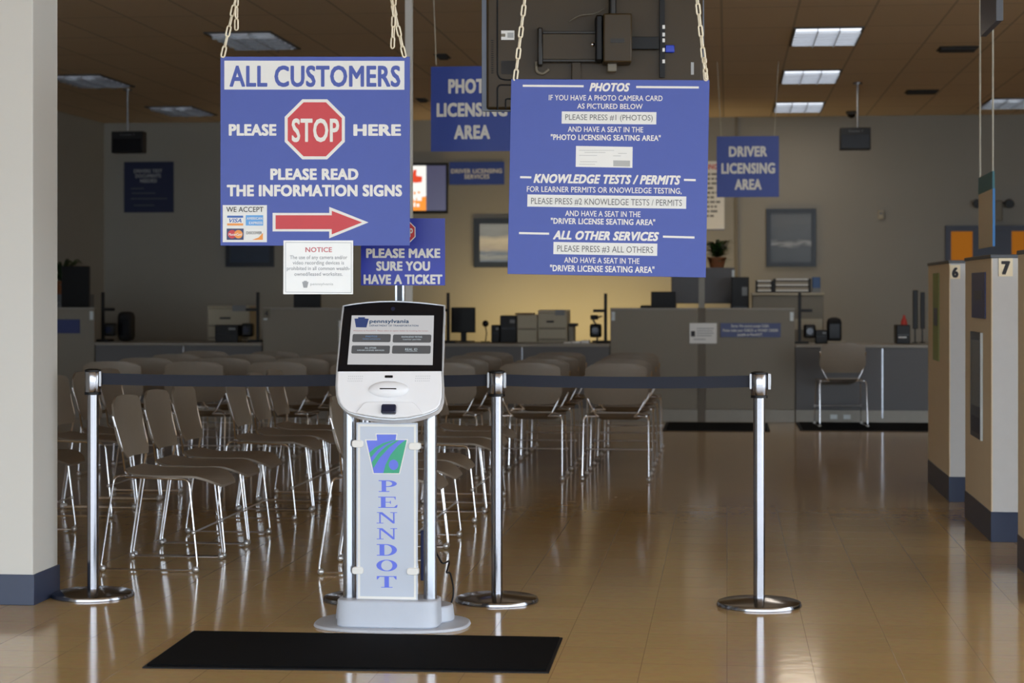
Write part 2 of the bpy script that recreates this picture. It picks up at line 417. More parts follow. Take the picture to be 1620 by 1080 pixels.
# ---- ALL CUSTOMERS board
def z2(x, y): return (340+x/2.7, 80+y/2.7)
S = Sign((24, 28), (830, 27), (25, 833), .762, .76)
D_ = 7.83; bc = ad(*z2(428, 833), D_)
t = thing('hanging_sign', 'blue hanging board headed ALL CUSTOMERS with a red stop octagon and arrow', 'sign', bc, YAW)
MB().box(-.381, .381, 0, .006, 0, .76, 'sign_blue').obj('board', t, bevel=.001)
m = MB(); m.flat(S.rect(41, 807, 45, 168), -.0006, 'white_board'); S.text(m, 'ALL CUSTOMERS', 63, 790, 62, 153, 'sign_blue', -.0012, .035); m.obj('banner', t, smooth=False)
m = MB()
S.text(m, 'PLEASE', 60, 263, 313, 362, 'letter_white', -.0006, .045); S.text(m, 'HERE', 590, 793, 313, 362, 'letter_white', -.0006, .045)
S.text(m, 'PLEASE READ', 237, 612, 502, 550, 'letter_white', -.0006, .045); S.text(m, 'THE INFORMATION SIGNS', 52, 798, 571, 620, 'letter_white', -.0006, .045)
m.obj('lettering', t, smooth=False)
m = MB(); m.flat(S.poly(octo(426, 337, 128)), -.0006, 'letter_white'); m.flat(S.poly(octo(426, 337, 115)), -.0012, 'sign_red')
S.text(m, 'STOP', 328, 530, 287, 388, 'letter_white', -.0018, .03); m.obj('stop_symbol', t, smooth=False)
m = MB(); m.flat(S.poly([(247,693),(488,693),(488,667),(655,733),(488,801),(488,772),(247,772)]), -.0006, 'letter_white')
m.flat(S.poly([(260,703),(499,703),(499,684),(628,733),(499,784),(499,762),(260,762)]), -.0012, 'sign_red'); m.obj('arrow', t, smooth=False)
m = MB(); m.flat(S.rect(35, 223, 660, 818), -.0006, 'white_board'); S.text(m, 'WE ACCEPT', 50, 208, 667, 689, 'ink', -.0012, .01)
m.flat(S.rect(54, 122, 705, 747), -.0012, 'paper'); m.flat(S.rect(54, 122, 705, 714), -.0018, 'card_blue'); m.flat(S.rect(54, 122, 738, 747), -.0018, 'card_orange'); S.text(m, 'VISA', 63, 115, 717, 734, 'card_blue', -.0018, .02, .3)
m.flat(S.rect(133, 207, 703, 747), -.0012, 'card_sky'); S.text(m, 'AMERICAN', 137, 204, 711, 722, 'paper', -.0018, .02); S.text(m, 'EXPRESS', 147, 204, 730, 741, 'paper', -.0018, .02)
m.flat(S.rect(52, 124, 760, 808), -.0012, 'card_navy'); m.flat(S.poly(ell(75, 784, 18, 18)), -.0018, 'card_red'); m.flat(S.poly(ell(102, 784, 18, 18)), -.0020, 'card_orange'); S.text(m, 'MasterCard', 60, 117, 779, 790, 'paper', -.0024, .02, .2)
m.flat(S.rect(132, 206, 762, 808), -.0012, 'paper'); m.flat(S.poly([(206, 778), (206, 808), (160, 808), (188, 798)]), -.0018, 'card_orange'); S.text(m, 'DISCOVER', 136, 202, 772, 784, 'ink', -.0018, .01)
m.obj('card_sticker', t, smooth=False)
for s, px, in ((-1, 352), (1, 640)):
    top = ad(px - s*20, 0, D_); d = top-ad(px, 88, D_); base = ad(px, 90, D_-.004); k = (CEIL-base.z)/d.z
    chain_mesh(toloc(t, base), toloc(t, base+d*k)).obj('chain', t)
    e0 = base + d*(1.18 if s < 0 else 1.1); 
    if s < 0: pts = [ad(374, -8, D_-.015), ad(374, 48, D_-.015)]
    else: pts = [ad(624, -8, D_-.015), ad(621, 76, D_-.015)]
    chain_mesh(toloc(t, pts[0]), toloc(t, pts[1])).obj('chain_tail', t)
# ---- NOTICE sheet taped under it
S = Sign((294, 812), (590, 810), (293, 1040), .28, .216)
bc = ad(*z2(441, 1040), D_-.012)
t = thing('notice_sheet', 'white laminated NOTICE sheet taped below the ALL CUSTOMERS board', 'notice', bc, (math.radians(-2), 0, YAW))
MB().box(-.14, .14, 0, .0012, 0, .216, 'paper_gloss').obj('sheet', t)
m = MB(); S.text(m, 'NOTICE', 387, 500, 839, 860, 'notice_red', -.0006, .03)
for s, x0, x1, y in (('The use of any camera and/or', 321, 565, 882), ('video recording devices is', 333, 551, 905), ('prohibited in all common wealth-', 308, 577, 929), ('owned/leased worksites.', 340, 545, 953)):
    S.text(m, s, x0, x1, y-8, y+8, 'ink_pale', -.0006, .012)
m.flat(S.poly(keystone(373, 400, 983, 1012)), -.0006, 'ink_pale'); S.text(m, 'pennsylvania', 408, 505, 990, 1001, 'paper_line', -.0006, 0)
m.ringflat(S.rect(302, 583, 819, 1032), S.rect(304, 581, 821, 1030), -.0006, 'ink_pale'); m.obj('lettering', t, smooth=False)

# ---- PHOTOS board (hangs a little crooked)
def z4(x, y): return (780+x/3, 100+y/3)
S = Sign((93, 70), (1030, 78), (70, 998), .775, .765); D2 = 7.6
bc = ad(*z4(536, 1008), D2)
t = thing('hanging_sign', 'blue hanging board listing PHOTOS, KNOWLEDGE TESTS and ALL OTHER SERVICES', 'sign', bc, (0, 0, 0))
t.rotation_mode = 'XYZ'
R = Matrix.Rotation(YAW-math.radians(7), 4, 'Z') @ Matrix.Rotation(math.radians(1.1), 4, 'Y'); t.rotation_euler = R.to_euler()
MB().box(-.3875, .3875, 0, .006, 0, .765, 'sign_blue').obj('board', t, bevel=.001)
m = MB(); lw = 'letter_white'; ya = -.0006
def bar(x0, x1, y0, y1): # a slanting rule drawn along the board
    m.flat(S.poly([(x0, y0-5), (x1, y1-5), (x1, y1+5), (x0, y0+5)]), ya, lw)
for q in ((148,438,102,105),(686,980,109,112),(133,187,537,538),(908,963,547,548),(126,270,803,805),(808,956,815,818)): bar(*q)
for s, x0, x1, y0, y1, bo, sh in (('PHOTOS',465,657,88,128,.045,.28),('IF YOU HAVE A PHOTO CAMERA CARD',272,810,147,173,.014,0),('AS PICTURED BELOW',407,716,187,212,.014,0),
    ('AND HAVE A SEAT IN THE',362,718,296,322,.014,0),('"PHOTO LICENSING SEATING AREA"',280,800,334,361,.032,0),
    ('KNOWLEDGE TESTS / PERMITS',197,893,522,565,.045,.28),('FOR LEARNER PERMITS OR KNOWLEDGE TESTING,',165,897,582,609,.014,0),
    ('AND HAVE A SEAT IN THE',347,703,695,722,.014,0),('"DRIVER LICENSE SEATING AREA"',278,772,731,759,.032,0),
    ('ALL OTHER SERVICES',288,790,790,832,.045,.28),('AND HAVE A SEAT IN THE',341,697,916,943,.014,0),('"DRIVER LICENSE SEATING AREA"',273,767,954,984,.032,0)):
    S.text(m, s, x0, x1, y0, y1, lw, ya, bo, sh)
m.obj('lettering', t, smooth=False)
for (x0, x1, y0, y1), s, (u0, u1, v0, v1) in (((333,780,225,285),'PLEASE PRESS #1 (PHOTOS)',(350,763,239,266)),((167,918,617,685),'PLEASE PRESS #2 KNOWLEDGE TESTS / PERMITS',(185,898,637,667)),((290,781,843,907),'PLEASE PRESS #3 ALL OTHERS',(308,762,861,891))):
    m = MB(); c = S.p((x0+x1)/2, (y0+y1)/2); w = (x1-x0)*.775/937; h = 58*.765/930
    m.flat([(c[0]-w/2, c[1]-h/2), (c[0]+w/2, c[1]-h/2), (c[0]+w/2, c[1]+h/2), (c[0]-w/2, c[1]+h/2)], ya, 'white_board')
    S.text(m, s, u0, u1, v0, v1, 'ink_grey', -.0012, .002); m.obj('press_label', t, smooth=False)
m = MB(); m.flat(S.poly([(400,388),(668,392),(666,491),(398,487)]), ya, 'paper'); m.flat(S.poly([(576,456),(655,457),(655,485),(576,484)]), -.0012, 'paper_line')
for x0, x1, y in ((415,580,408),(440,540,418),(415,500,432),(600,640,422),(575,612,434),(420,500,462),(415,490,474)): m.flat(S.rect(x0, x1, y, y+2), -.0012, 'paper_line')
m.obj('camera_card_picture', t, smooth=False)
for (bx, by), (tx_, ty_) in (((815, 125), (830, 0)), ((1117, 125), (1103, 0))):
    dd = D2 + (.047 if bx < 900 else -.047); base = ad(bx, by+2, dd); d = ad(tx_, ty_, dd)-base; k = (CEIL-base.z)/d.z
    chain_mesh(toloc(t, base), toloc(t, base+d*k)).obj('chain', t)
chain_mesh(toloc(t, ad(1114, 92, D2-.065)), toloc(t, ad(1117, 124, D2-.065)), .03, .022).obj('chain_clasp', t)

# ---- area boards further in, on thin cords
def cords(t, pts):
    for (p, q) in pts: MB().tube([toloc(t, p), toloc(t, q)], .004, 'cord_white', 6).obj('cord', t)
def z3(x, y): return (640+x/3.24, y/3.24)
S = Sign((127, 330), (568, 330), (127, 775), .61, .62); Dp = 14.2; bc = ad(*z3(347, 775), Dp)
t = thing('hanging_sign', 'dark blue PHOTO LICENSING AREA board, hung behind the mounted television', 'sign', bc, 0)
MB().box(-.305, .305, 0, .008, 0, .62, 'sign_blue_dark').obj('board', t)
m = MB()
for s, x0, x1, y0, y1 in (('PHOTO', 220, 472, 393, 468), ('LICENSING', 158, 534, 518, 590), ('AREA', 250, 443, 635, 708)): S.text(m, s, x0, x1, y0, y1, lw, -.002, .045)
m.obj('lettering', t, smooth=False)
cords(t, [(ad(690, 103, Dp), ad(684, 103-460+0, Dp).xyz*1 if False else Vector((ad(684, 0, Dp).x, bc.y+.004, CEIL))), (ad(800, 103, Dp), Vector((ad(803, 0, Dp).x, bc.y+.004, CEIL)))])
def z5(x, y): return (1080+x/3, y/3)
S = Sign((163, 648), (455, 648), (163, 935), .61, .60); Dd = 19.2; bc = ad(*z5(309, 935), Dd)
t = thing('hanging_sign', 'blue DRIVER LICENSING AREA board on thin cords, above the long partition', 'sign', bc, 0)
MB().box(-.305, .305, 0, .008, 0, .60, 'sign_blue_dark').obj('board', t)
m = MB()
for s, x0, x1, y0, y1 in (('DRIVER', 220, 400, 693, 742), ('LICENSING', 185, 437, 772, 822), ('AREA', 247, 374, 848, 898)): S.text(m, s, x0, x1, y0, y1, lw, -.002, .045)
m.obj('lettering', t, smooth=False)
cords(t, [(Vector((bc.x-.26, bc.y+.004, bc.z+.6)), Vector((bc.x-.30, bc.y+.004, CEIL))), (Vector((bc.x+.26, bc.y+.004, bc.z+.6)), Vector((bc.x+.30, bc.y+.004, CEIL)))])

# ------------------------------------------------------------------ wall boards and pictures on the rear wall
def wallthing(name, label, cat, px0, px1, py0, py1, Y=YB-.001):
    c = at((px0+px1)/2, py1, Y); c2 = at((px0+px1)/2, py0, Y); w = at(px1, py1, Y).x-at(px0, py1, Y).x
    return thing(name, label, cat, c), w, c2.z-c.z
t, w, h = wallthing('wall_sign', 'small blue DRIVER LICENSING SERVICES board beside the wall television', 'sign', 711, 798, 256, 292)
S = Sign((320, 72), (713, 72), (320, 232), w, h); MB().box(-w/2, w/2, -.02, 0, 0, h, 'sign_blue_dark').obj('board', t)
m = MB(); S.text(m, 'DRIVER LICENSING', 333, 697, 120, 151, lw, -.022, .04); S.text(m, 'SERVICES', 428, 607, 159, 190, lw, -.022, .04); m.obj('lettering', t, smooth=False)
t, w, h = wallthing('wall_sign', 'dark blue DRIVERS TEST DOCUMENTS NEEDED board on the dim rear wall', 'sign', 197, 275, 256, 336)
S = Sign((370, 55), (622, 55), (370, 305), w, h); MB().box(-w/2, w/2, -.02, 0, 0, h, 'sign_navy').obj('board', t)
m = MB()
for s, x0, x1, y in (('DRIVERS TEST', 420, 565, 100), ('DOCUMENTS', 428, 558, 124), ('NEEDED', 452, 538, 148)): S.text(m, s, x0, x1, y-9, y+9, 'ink_pale', -.022, .03)
for x0, x1, y in ((405, 470, 185), (410, 530, 208), (405, 590, 235), (420, 525, 268)): m.flat(S.rect(x0, x1, y, y+4), -.022, 'ink_grey')
m.obj('lettering', t, smooth=False)
def framed(label, px0, px1, py0, py1, art, fw=.075):
    t, w, h = wallthing('framed_picture', label, 'picture', px0, px1, py0, py1)
    m = MB()
    for a in ((-w/2, w/2, 0, fw), (-w/2, w/2, h-fw, h), (-w/2, -w/2+fw, fw, h-fw), (w/2-fw, w/2, fw, h-fw)): m.box(a[0], a[1], -.04, 0, a[2], a[3], 'frame_dark')
    m.obj('frame', t); MB().box(-w/2+fw, w/2-fw, -.015, 0, fw, h-fw, art).obj('print', t)
framed('dark framed landscape picture below the DRIVER LICENSING SERVICES board', 750, 836, 345, 423, 'landscape_art')
framed('tall dark framed picture with a grey glazed print, above the letter trays', 1212, 1291, 330, 422, 'grey_art_glare', .06)
framed('dark framed picture mostly hidden behind the ALL CUSTOMERS board', 358, 434, 345, 422, 'poster_dark', .06)
t, w, h = wallthing('wall_television', 'black television on the rear wall with white and orange advert on screen', 'television', 640, 709, 258, 338)
MB().box(-w/2, w/2, -.07, 0, 0, h, 'black_plastic').obj('bezel', t, bevel=.006)
def zt_(x, y): return (640+x/4.5, 240+y/4.5)
S = Sign((0, 80), (311, 80), (0, 441), w, h); m = MB(); m.flat(S.rect(14, 160, 100, 420), -.071, 'tv_white'); m.flat(S.rect(160, 300, 100, 420), -.071, 'tv_violet')
m.flat(S.poly([(14, 345), (160, 318), (160, 420), (14, 420)]), -.072, 'tv_orange'); m.flat(S.poly([(40, 215), (20, 190), (60, 175), (70, 130), (92, 128), (90, 172), (132, 178), (128, 218), (84, 222)]), -.072, 'tv_red')
for x0, x1, y0, y1 in ((72, 84, 285, 305), (100, 116, 283, 297), (70, 88, 328, 350), (96, 128, 325, 350), (70, 84, 362, 392), (92, 112, 370, 392)): m.flat(S.rect(x0, x1, y0, y1), -.073, 'tv_orange' if y0 < 310 else 'tv_white')
m.obj('screen', t, smooth=False)
# poster half hidden behind the PHOTOS board
t, w, h = wallthing('wall_poster', 'white text poster with a red heading beside the potted plant', 'poster', 1085, 1146, 255, 364)
MB().box(-w/2, w/2, -.01, 0, 0, h, 'paper').obj('sheet', t)
m = MB(); S = Sign((15, 765), (195, 765), (15, 1092), w, h); S.text(m, 'WARNING', 30, 164, 778, 803, 'sign_red', -.011, .03)
random.seed(4)
for i in range(10):
    y = 822+i*22; x1 = 150+random.random()*38; x = 30.
    while x < x1-12: q = 10+random.random()*22; m.flat(S.rect(x, min(x+q, x1), y, y+9), -.011, 'ink_grey'); x += q+6
m.obj('lettering', t, smooth=False); MB().prism([(-w/2+.0, .0), (w/2, .0), (w/2, .012), (-w/2, .012)], -.0125, -.0105, 'poster_navy').obj('border', t)
# small wall plate, emergency light
t, w, h = wallthing('wall_thermostat', 'small beige box on the bare rear wall', 'thermostat', 1389, 1398, 333, 347)
MB().box(-w/2, w/2, -.03, 0, 0, h, 'beige_plastic').obj('cover', t, bevel=.006); MB().box(-w*.3, w*.3, -.032, -.0301, h*.55, h*.8, 'grey_plastic').obj('dial_window', t)
t, w, h = wallthing('emergency_light', 'twin lamp emergency light fixed above the glazed door', 'emergency light', 1555, 1585, 318, 350)
MB().box(-w/2, w/2, -.08, 0, 0, h, 'beige_dark').obj('body', t, bevel=.01)
for s in (-1, 1):
    MB().tube([(s*.20, -.05, h*.88), (s*.20, -.14, h*.84)], .055, 'black_plastic', 14).obj('lamp_head', t); MB().tube([(s*w*.4, -.05, h*.9), (s*.20, -.05, h*.9)], .012, 'black_plastic', 8).obj('lamp_arm', t)

# ------------------------------------------------------------------ ceiling fixtures
def troffer(x, y, lit, label, grp=None):
    t = thing('ceiling_light', label, 'ceiling light', (x+.305, y+.61, CEIL), 0, grp)
    m = MB()
    for a in ((-.30, .30, -.605, -.585), (-.30, .30, .585, .605), (-.30, -.28, -.585, .585), (.28, .30, -.585, .585)): m.box(a[0], a[1], a[2], a[3], -.014, 0, 'fixture')
    m.obj('frame', t)
    m = MB()
    for i in range(1, 3): m.box(-.28+.56*i/3-.004, -.28+.56*i/3+.004, -.585, .585, -.04, -.006, 'louver')
    for j in range(1, 6): m.box(-.28, .28, -.585+1.17*j/6-.003, -.585+1.17*j/6+.003, -.04, -.006, 'louver')
    m.obj('louver', t, smooth=False)
    MB().box(-.28, .28, -.585, .585, -.005, 0, 'tube_on' if lit else 'tube_glint').obj('lamp_panel', t)
    if lit:
        l = area('lamp', (0, 0, -.06), (0, 0, -1), .55, 1.15, 9, (1, .86, .68)); l.parent = t; l.rotation_euler = (0, 0, 0)
for y, s in ((16.86, 'nearest'), (20.1, 'middle'), (23.5, 'farthest')):
    troffer(.566, y, True, 'brightly lit louvred ceiling light, %s of the three lit in line' % s, 'lit ceiling lights in line')
troffer(-4.55, 16.6, False, 'dim louvred ceiling light above the ALL CUSTOMERS board')
troffer(-7.1, 19.7, False, 'dim louvred ceiling light beside the pillar and hanging display pole')
troffer(-7.1, 23.2, False, 'dim louvred ceiling light deepest in, near the dark rear wall')
troffer(3.07, 16.86, False, 'dim ceiling light at the frame edge beside the hanging dark panels')
troffer(3.07, 23.3, False, 'dim ceiling light over the booths, near the rear wall')
def cpt(px, py): return ad(px, py, (CEIL-EYE)*F/(HOR-py))
for px, py, lab, w in ((1515, 76, 'wide dark ceiling air vent nearer the hanging cords', .36), (1458, 144, 'dark ceiling air vent between the display pole and the rear wall', .36), (700, 88, 'dark round-edged ceiling air vent above the PHOTO LICENSING board', .12), (668, 157, 'small dark ceiling air vent left of the PHOTO LICENSING board', .12)):
    p = cpt(px, py); t = thing('ceiling_vent', lab, 'vent', p)
    MB().box(-w/2*1.0, w/2, -.16, .16, -.012, 0, 'vent_dark').obj('frame', t, bevel=.004)
    m = MB()
    for k in range(4): m.box(-w/2+.02, w/2-.02, -.13+k*.07, -.10+k*.07, -.03, -.012, 'vent_dark')
    m.obj('vane', t)
p = cpt(1347, 176); t = thing('dome_camera', 'small dark dome camera on the ceiling beside the display pole', 'camera', p)
MB().lathe([(.07, 0), (.07, -.03), (.06, -.035)][::-1], 'fixture', 20).obj('mount', t); MB().ball((0, 0, -.035), .055, 'black_gloss', 16).obj('dome', t)
def hang_display(px0, px1, py0, py1, pole_px, py_pole, label):
    D = (CEIL-EYE)*F/(HOR-py_pole); c = ad((px0+px1)/2, py1, D); w = (px1-px0)/F*D; h = (py1-py0)/F*D
    t = thing('number_display', label, 'display', c)
    MB().box(-w/2, w/2, -.04, .12, 0, h, 'black_plastic').obj('housing', t, bevel=.008)
    MB().box(-w/2+.02, w/2-.02, -.043, -.04, .02, h*.66, 'black_gloss').obj('screen', t)
    m = MB(); m.text('Counter 7', None, None, -w*.22, w*.25, h*.8, h*.09, -.041, 'ink_grey', .01); m.obj('lettering', t, smooth=False)
    x = (pole_px-(px0+px1)/2)/F*D; MB().tube([(x, .04, h), (x, .04, CEIL-c.z)], .012, 'steel_dull', 10).obj('pole', t); MB().lathe([(.05, CEIL-c.z-.02), (.05, CEIL-c.z)], 'steel_dull', 16, (x, .04, 0)).obj('ceiling_plate', t)
hang_display(1329, 1377, 202, 237, 1357, 130, 'black number display on a ceiling pole before the grey rear wall')
hang_display(177, 228, 208, 242, 200, 140, 'dark number display on a ceiling pole in the unlit corner')

# ---- hanging panels by the booths, seen nearly edge-on
def edge_panel(px0, px1, py0, py1, D, zbot, label, side, edge, cap, ang, cordpx):
    a = ad(px0, py0, D); t = thing('hanging_sign', label, 'sign', (a.x, a.y, zbot), (0, 0, ang))
    w = .80; h = a.z-zbot
    MB().box(0, .012, -w, 0, 0, h, side).obj('board', t); MB().box(-.001, .014, -w-.012, -w, 0, h, edge).obj('edge_strip', t)
    if cap: MB().box(-.001, .013, -w, 0, h, h+.11, cap).obj('header', t)
    top = h+(.11 if cap else 0)
    for y in (-w+.04, -.04): MB().tube([(.006, y, top), (.006, y, CEIL-zbot)], .006, 'cord_white', 6).obj('cord', t)
edge_panel(1548, 1567, 308, 405, 13.0, 1.62, 'beige edge-on hanging sign with blue edge and teal top, over booth 7', 'booth_side', 'edge_blue', 'teal', math.radians(-1), None)
t = thing('hanging_sign', 'dark blue edge-on panel hanging from the ceiling at the frame top', 'sign', (ad(1551, 58, 10.4).x, ad(1551, 58, 10.4).y, ad(1551, 58, 10.4).z))
MB().box(0, .03, -.6, 0, 0, .42, 'base_blue').obj('board', t); MB().box(.0, .034, -.62, -.6, 0, .42, 'booth_cap').obj('edge_strip', t)
for y in (-.5, -.1): MB().tube([(.015, y, .42), (.015, y, CEIL-t.location.z)], .005, 'cord_white', 6).obj('cord', t)

# ------------------------------------------------------------------ mounted television seen from behind
D = 9.5; k = D/F
def tvp(px, py): return ((px-938)*k, (176-py)*k)
c = ad(938, 176, D); t = thing('mounted_television', 'large black television seen from behind on a ceiling pole mount', 'television', c, YAW)
hw = 176*k; H_ = .72
MB().prism(rrect(-hw, hw, 0, H_, .012), 0, .03, 'tv_rim').obj('bezel', t, bevel=.002)
m = MB(); m.box(-hw+.024, hw-.01, -.045, 0, .006, H_-.01, 'tv_back'); mo = m.obj('back_cover', t, bevel=.012)
x0, z0 = tvp(786, 128); x1, z1 = tvp(900, -60)
def tv_groove(pts, r=.003, mt='black_matte'): return MB().tube([(x, -.046, z) for x, z in (tvp(*p) for p in pts)], r, mt, 6)
m = MB()
for pts in ([(787, -40), (787, 118), (791, 126), (800, 128), (900, 128)], [(787, 200-25), (787, 140), (791, 136), (860, 136)], [(800, 174), (800, 158), (870, 158)]):
    m.tube(fillet([(tvp(*p)[0], -.046, tvp(*p)[1]) for p in pts], .01), .0045, 'black_matte', 6)
m.obj('groove', mo)
m = MB()
for i in range(16): x, z = tvp(779, 66+i*3.4); m.box(x-.006, x+.006, -.0465, -.045, z-.002, z+.002, 'black_matte')
m.obj('vent_slots', mo)
m = MB(); x, z = tvp(793, 65); m.box(x, x+.064, -.048, -.045, z, z+.045, 'paper'); m.box(x+.0, x+.02, -.0485, -.048, z+.015, z+.03, 'beige_dark'); m.box(x+.03, x+.06, -.0485, -.048, z+.01, z+.035, 'paper_line'); m.obj('label_sticker', t)
x, z = tvp(793, 119); MB().box(x, x+.085, -.047, -.045, z, z+.065, 'vent_dark').obj('access_panel', t)
# mount
m = MB(); xa, za = tvp(858, 98); xb, zb = tvp(945, 58); m.box(xa, xb, -.105, -.075, za, zb, 'tv_back'); m.box(xa, xb, -.110, -.07, zb, zb+.012, 'mount_metal'); m.box(xa, xb, -.11, -.07, za-.012, za, 'mount_metal')
xc, zc = tvp(1040, 72); m.box(xb, xc, -.1, -.078, zc-.03, zc+.03, 'black_plastic'); m.obj('mount_rail', t, bevel=.002)
x, _ = tvp(854, 0); m = MB().prism([(x-.012, za-.03), (x+.012, za-.03), (x+.012, zb+.03), (x-.012, zb+.03)], -.115, -.045, 'mount_metal'); m.obj('mount_arm', t, bevel=.006)
m = MB(); xa2, za2 = tvp(940, 106); xb2, zb2 = tvp(996, 30); m.box(xa2, xa2+.035, -.18, -.05, za2+.01, zb2-.005, 'black_plastic'); m.box(xa2+.035, xb2, -.20, -.06, za2, zb2, 'tv_back'); m.obj('mount_box', t, bevel=.008)
x, z = tvp(966, 76); m = MB().box(x-.01, x+.055, -.204, -.2, z, z+.02, 'mount_metal'); m.obj('maker_plate', t)
x, _ = tvp(967, 0); MB().tube([(x, -.12, zb2), (x, -.12, CEIL-c.z)], .019, 'mount_metal', 14).obj('ceiling_pole', t)
MB().lathe([(.07, CEIL-c.z-.02), (.07, CEIL-c.z)], 'mount_metal', 18, (x, -.12, 0)).obj('ceiling_flange', t)
x, z = tvp(966, 118); MB().box(x-.022, x+.022, -.14, -.1, z, z+.04, 'beige_dark').obj('bracket_foot', t, bevel=.004)
x, z = tvp(911, 118); MB().box(x-.022, x+.022, -.075, -.045, z-.04, z+.085, 'tv_back').obj('cable_cover', t, bevel=.003)
x, z = tvp(936, 75); MB().ball((x, -.112, z), .011, 'chrome').obj('bolt', t)
m = MB().tube(fillet([(tvp(*p)[0], -.07, tvp(*p)[1]) for p in ((848, 100), (848, 116), (858, 120), (868, 112))], .02), .007, 'beige_dark', 8); m.obj('hook', t)
m = MB().tube(fillet([(tvp(*p)[0], -.085, tvp(*p)[1]) for p in ((900, 38), (915, 28), (940, 26), (955, 18))], .03), .002, 'beige_dark', 6); m.obj('cable', t)
m = MB(); x, z = tvp(1046, -20); m.box(x-.012, x+.012, -.075, -.045, tvp(0, 125)[1], z, 'black_plastic')
for y in (46, 58, 67, 82, 100): q = tvp(1048, y); m.box(q[0]-.006, q[0]+.006, -.078, -.075, q[1]-.009, q[1]+.009, 'paper')
m.obj('connector_strip', t); q = tvp(1058, 80); MB().box(q[0]-.022, q[0]+.022, -.075, -.05, q[1]-.018, q[1]+.018, 'plug_blue').obj('plug', t, bevel=.004)
q = tvp(1094, 110); MB().box(q[0]-.007, q[0]+.007, -.0465, -.045, q[1]-.03, q[1]+.03, 'paper_line').obj('serial_sticker', t)

# ------------------------------------------------------------------ queue posts with belts
PR = {}
def post(px, py, label, belt_to=None, hidden=False):
    g = gp(px, py); t = thing('stanchion_post', label, 'stanchion', g, 0, 'belt posts of the queue line')
    MB().lathe([(.180, .0), (.181, .006), (.176, .018), (.165, .022), (.05, .034), (.032, .036)], 'steel', 48).obj('base', t)
    MB().tube([(0, 0, .034), (0, 0, .90)], .025, 'steel', 24).obj('pole', t)
    MB().lathe([(.036, .885), (.036, .896)], 'black_plastic', 24).obj('collar', t)
    MB().lathe([(.034, .896), (.035, .898), (.035, .984), (.034, .986)], 'steel', 28).obj('belt_head', t)
    MB().lathe([(.036, .986), (.036, .993), (.02, .998)], 'black_plastic', 24).obj('cap', t)
    PR[px] = (t, g); return t, g
p1, g1 = post(147, 943, 'steel belt post beside the pillar, leftmost of the line')
p2, g2 = post(577, 949, 'steel belt post hidden behind the ticket kiosk, its base edge showing')
p3, g3 = post(786, 951, 'steel belt post just right of the ticket kiosk')
p4, g4 = post(1201, 958, 'steel belt post standing alone on open floor, rightmost of the line')
def belt(par, ga, gb, sag):
    a, b = ga+Vector((0, 0, .955)), gb+Vector((0, 0, .955)); d = (b-a); u = d.normalized(); a = a+u*.036; b = b-u*.036
    def fn(uu, v): p = a.lerp(b, uu); return toloc(par, (p.x, p.y, p.z+(v-.5)*.05-sag*4*uu*(1-uu)))
    MB().slab(fn, 16, 1, (0, .0015, 0), 'belt').obj('belt', par)
    for e, s in ((b, 1), (a, -1)):
        q = toloc(par, e); m = MB().box(q.x-.006, q.x+.006, q.y-.014, q.y+.014, q.z-.034, q.z+.034, 'steel_dull'); m.obj('belt_clip', par, bevel=.002)
belt(p1, g1, g2, .008); belt(p3, g3, g2, .005); belt(p4, g4, g3, .008)
q = (g4-g3).normalized()*.04; MB().box(q.x-.004, q.x+.010, q.y-.014, q.y+.014, .92, .99, 'steel_dull').obj('belt_clip', p4, bevel=.002)

# ------------------------------------------------------------------ ticket kiosk
kg = gp(621, 987); kz = 394.0
t = thing('ticket_kiosk', 'white touchscreen ticket kiosk on two silver columns behind the black mat', 'kiosk', kg, 0)
def kx(px): return (px-621)/kz
def kzc(py): return EYE-(py-HOR)/kz
def oval(rx, ry, z0, z1, dy=0, n=48, p=2.6, front=None):
    pts = []
    for i in range(n):
        a = 2*math.pi*i/n; c_, s_ = math.cos(a), math.sin(a); pts.append((rx*abs(c_)**(2/p)*(1 if c_ >= 0 else -1), dy+ry*abs(s_)**(2/p)*(1 if s_ >= 0 else -1)))
    return pts
def vprism(mb, pts, z0, z1, m, top=1.0):
    n = len(pts); cx = sum(p[0] for p in pts)/n; cy = sum(p[1] for p in pts)/n
    vs = [(x, y, z0) for x, y in pts]+[(cx+(x-cx)*top, cy+(y-cy)*top, z1) for x, y in pts]
    mb.add(vs, [tuple(range(n-1, -1, -1)), tuple(range(n, 2*n))]+[(i, (i+1)%n, (i+1)%n+n, i+n) for i in range(n)], m); return mb
vprism(MB(), oval(.315, .225, 0, 0), 0, .012, 'kiosk_grey', .985).obj('floor_plate', t, bevel=.003)
m = vprism(MB(), oval(.243, .125, 0, 0, .06, p=2.4), .012, .075, 'kiosk_grey', .97); vprism(m, oval(.205, .10, 0, 0, -.07, p=5), .012, .118, 'kiosk_grey', .985); m.obj('foot', t, bevel=.006)
for px in (555.5, 683.5):
    x = kx(px)+.006; MB().tube([(x, -.075, .115), (x, -.075, .96)], .0265, 'aluminium', 26).obj('column', t)
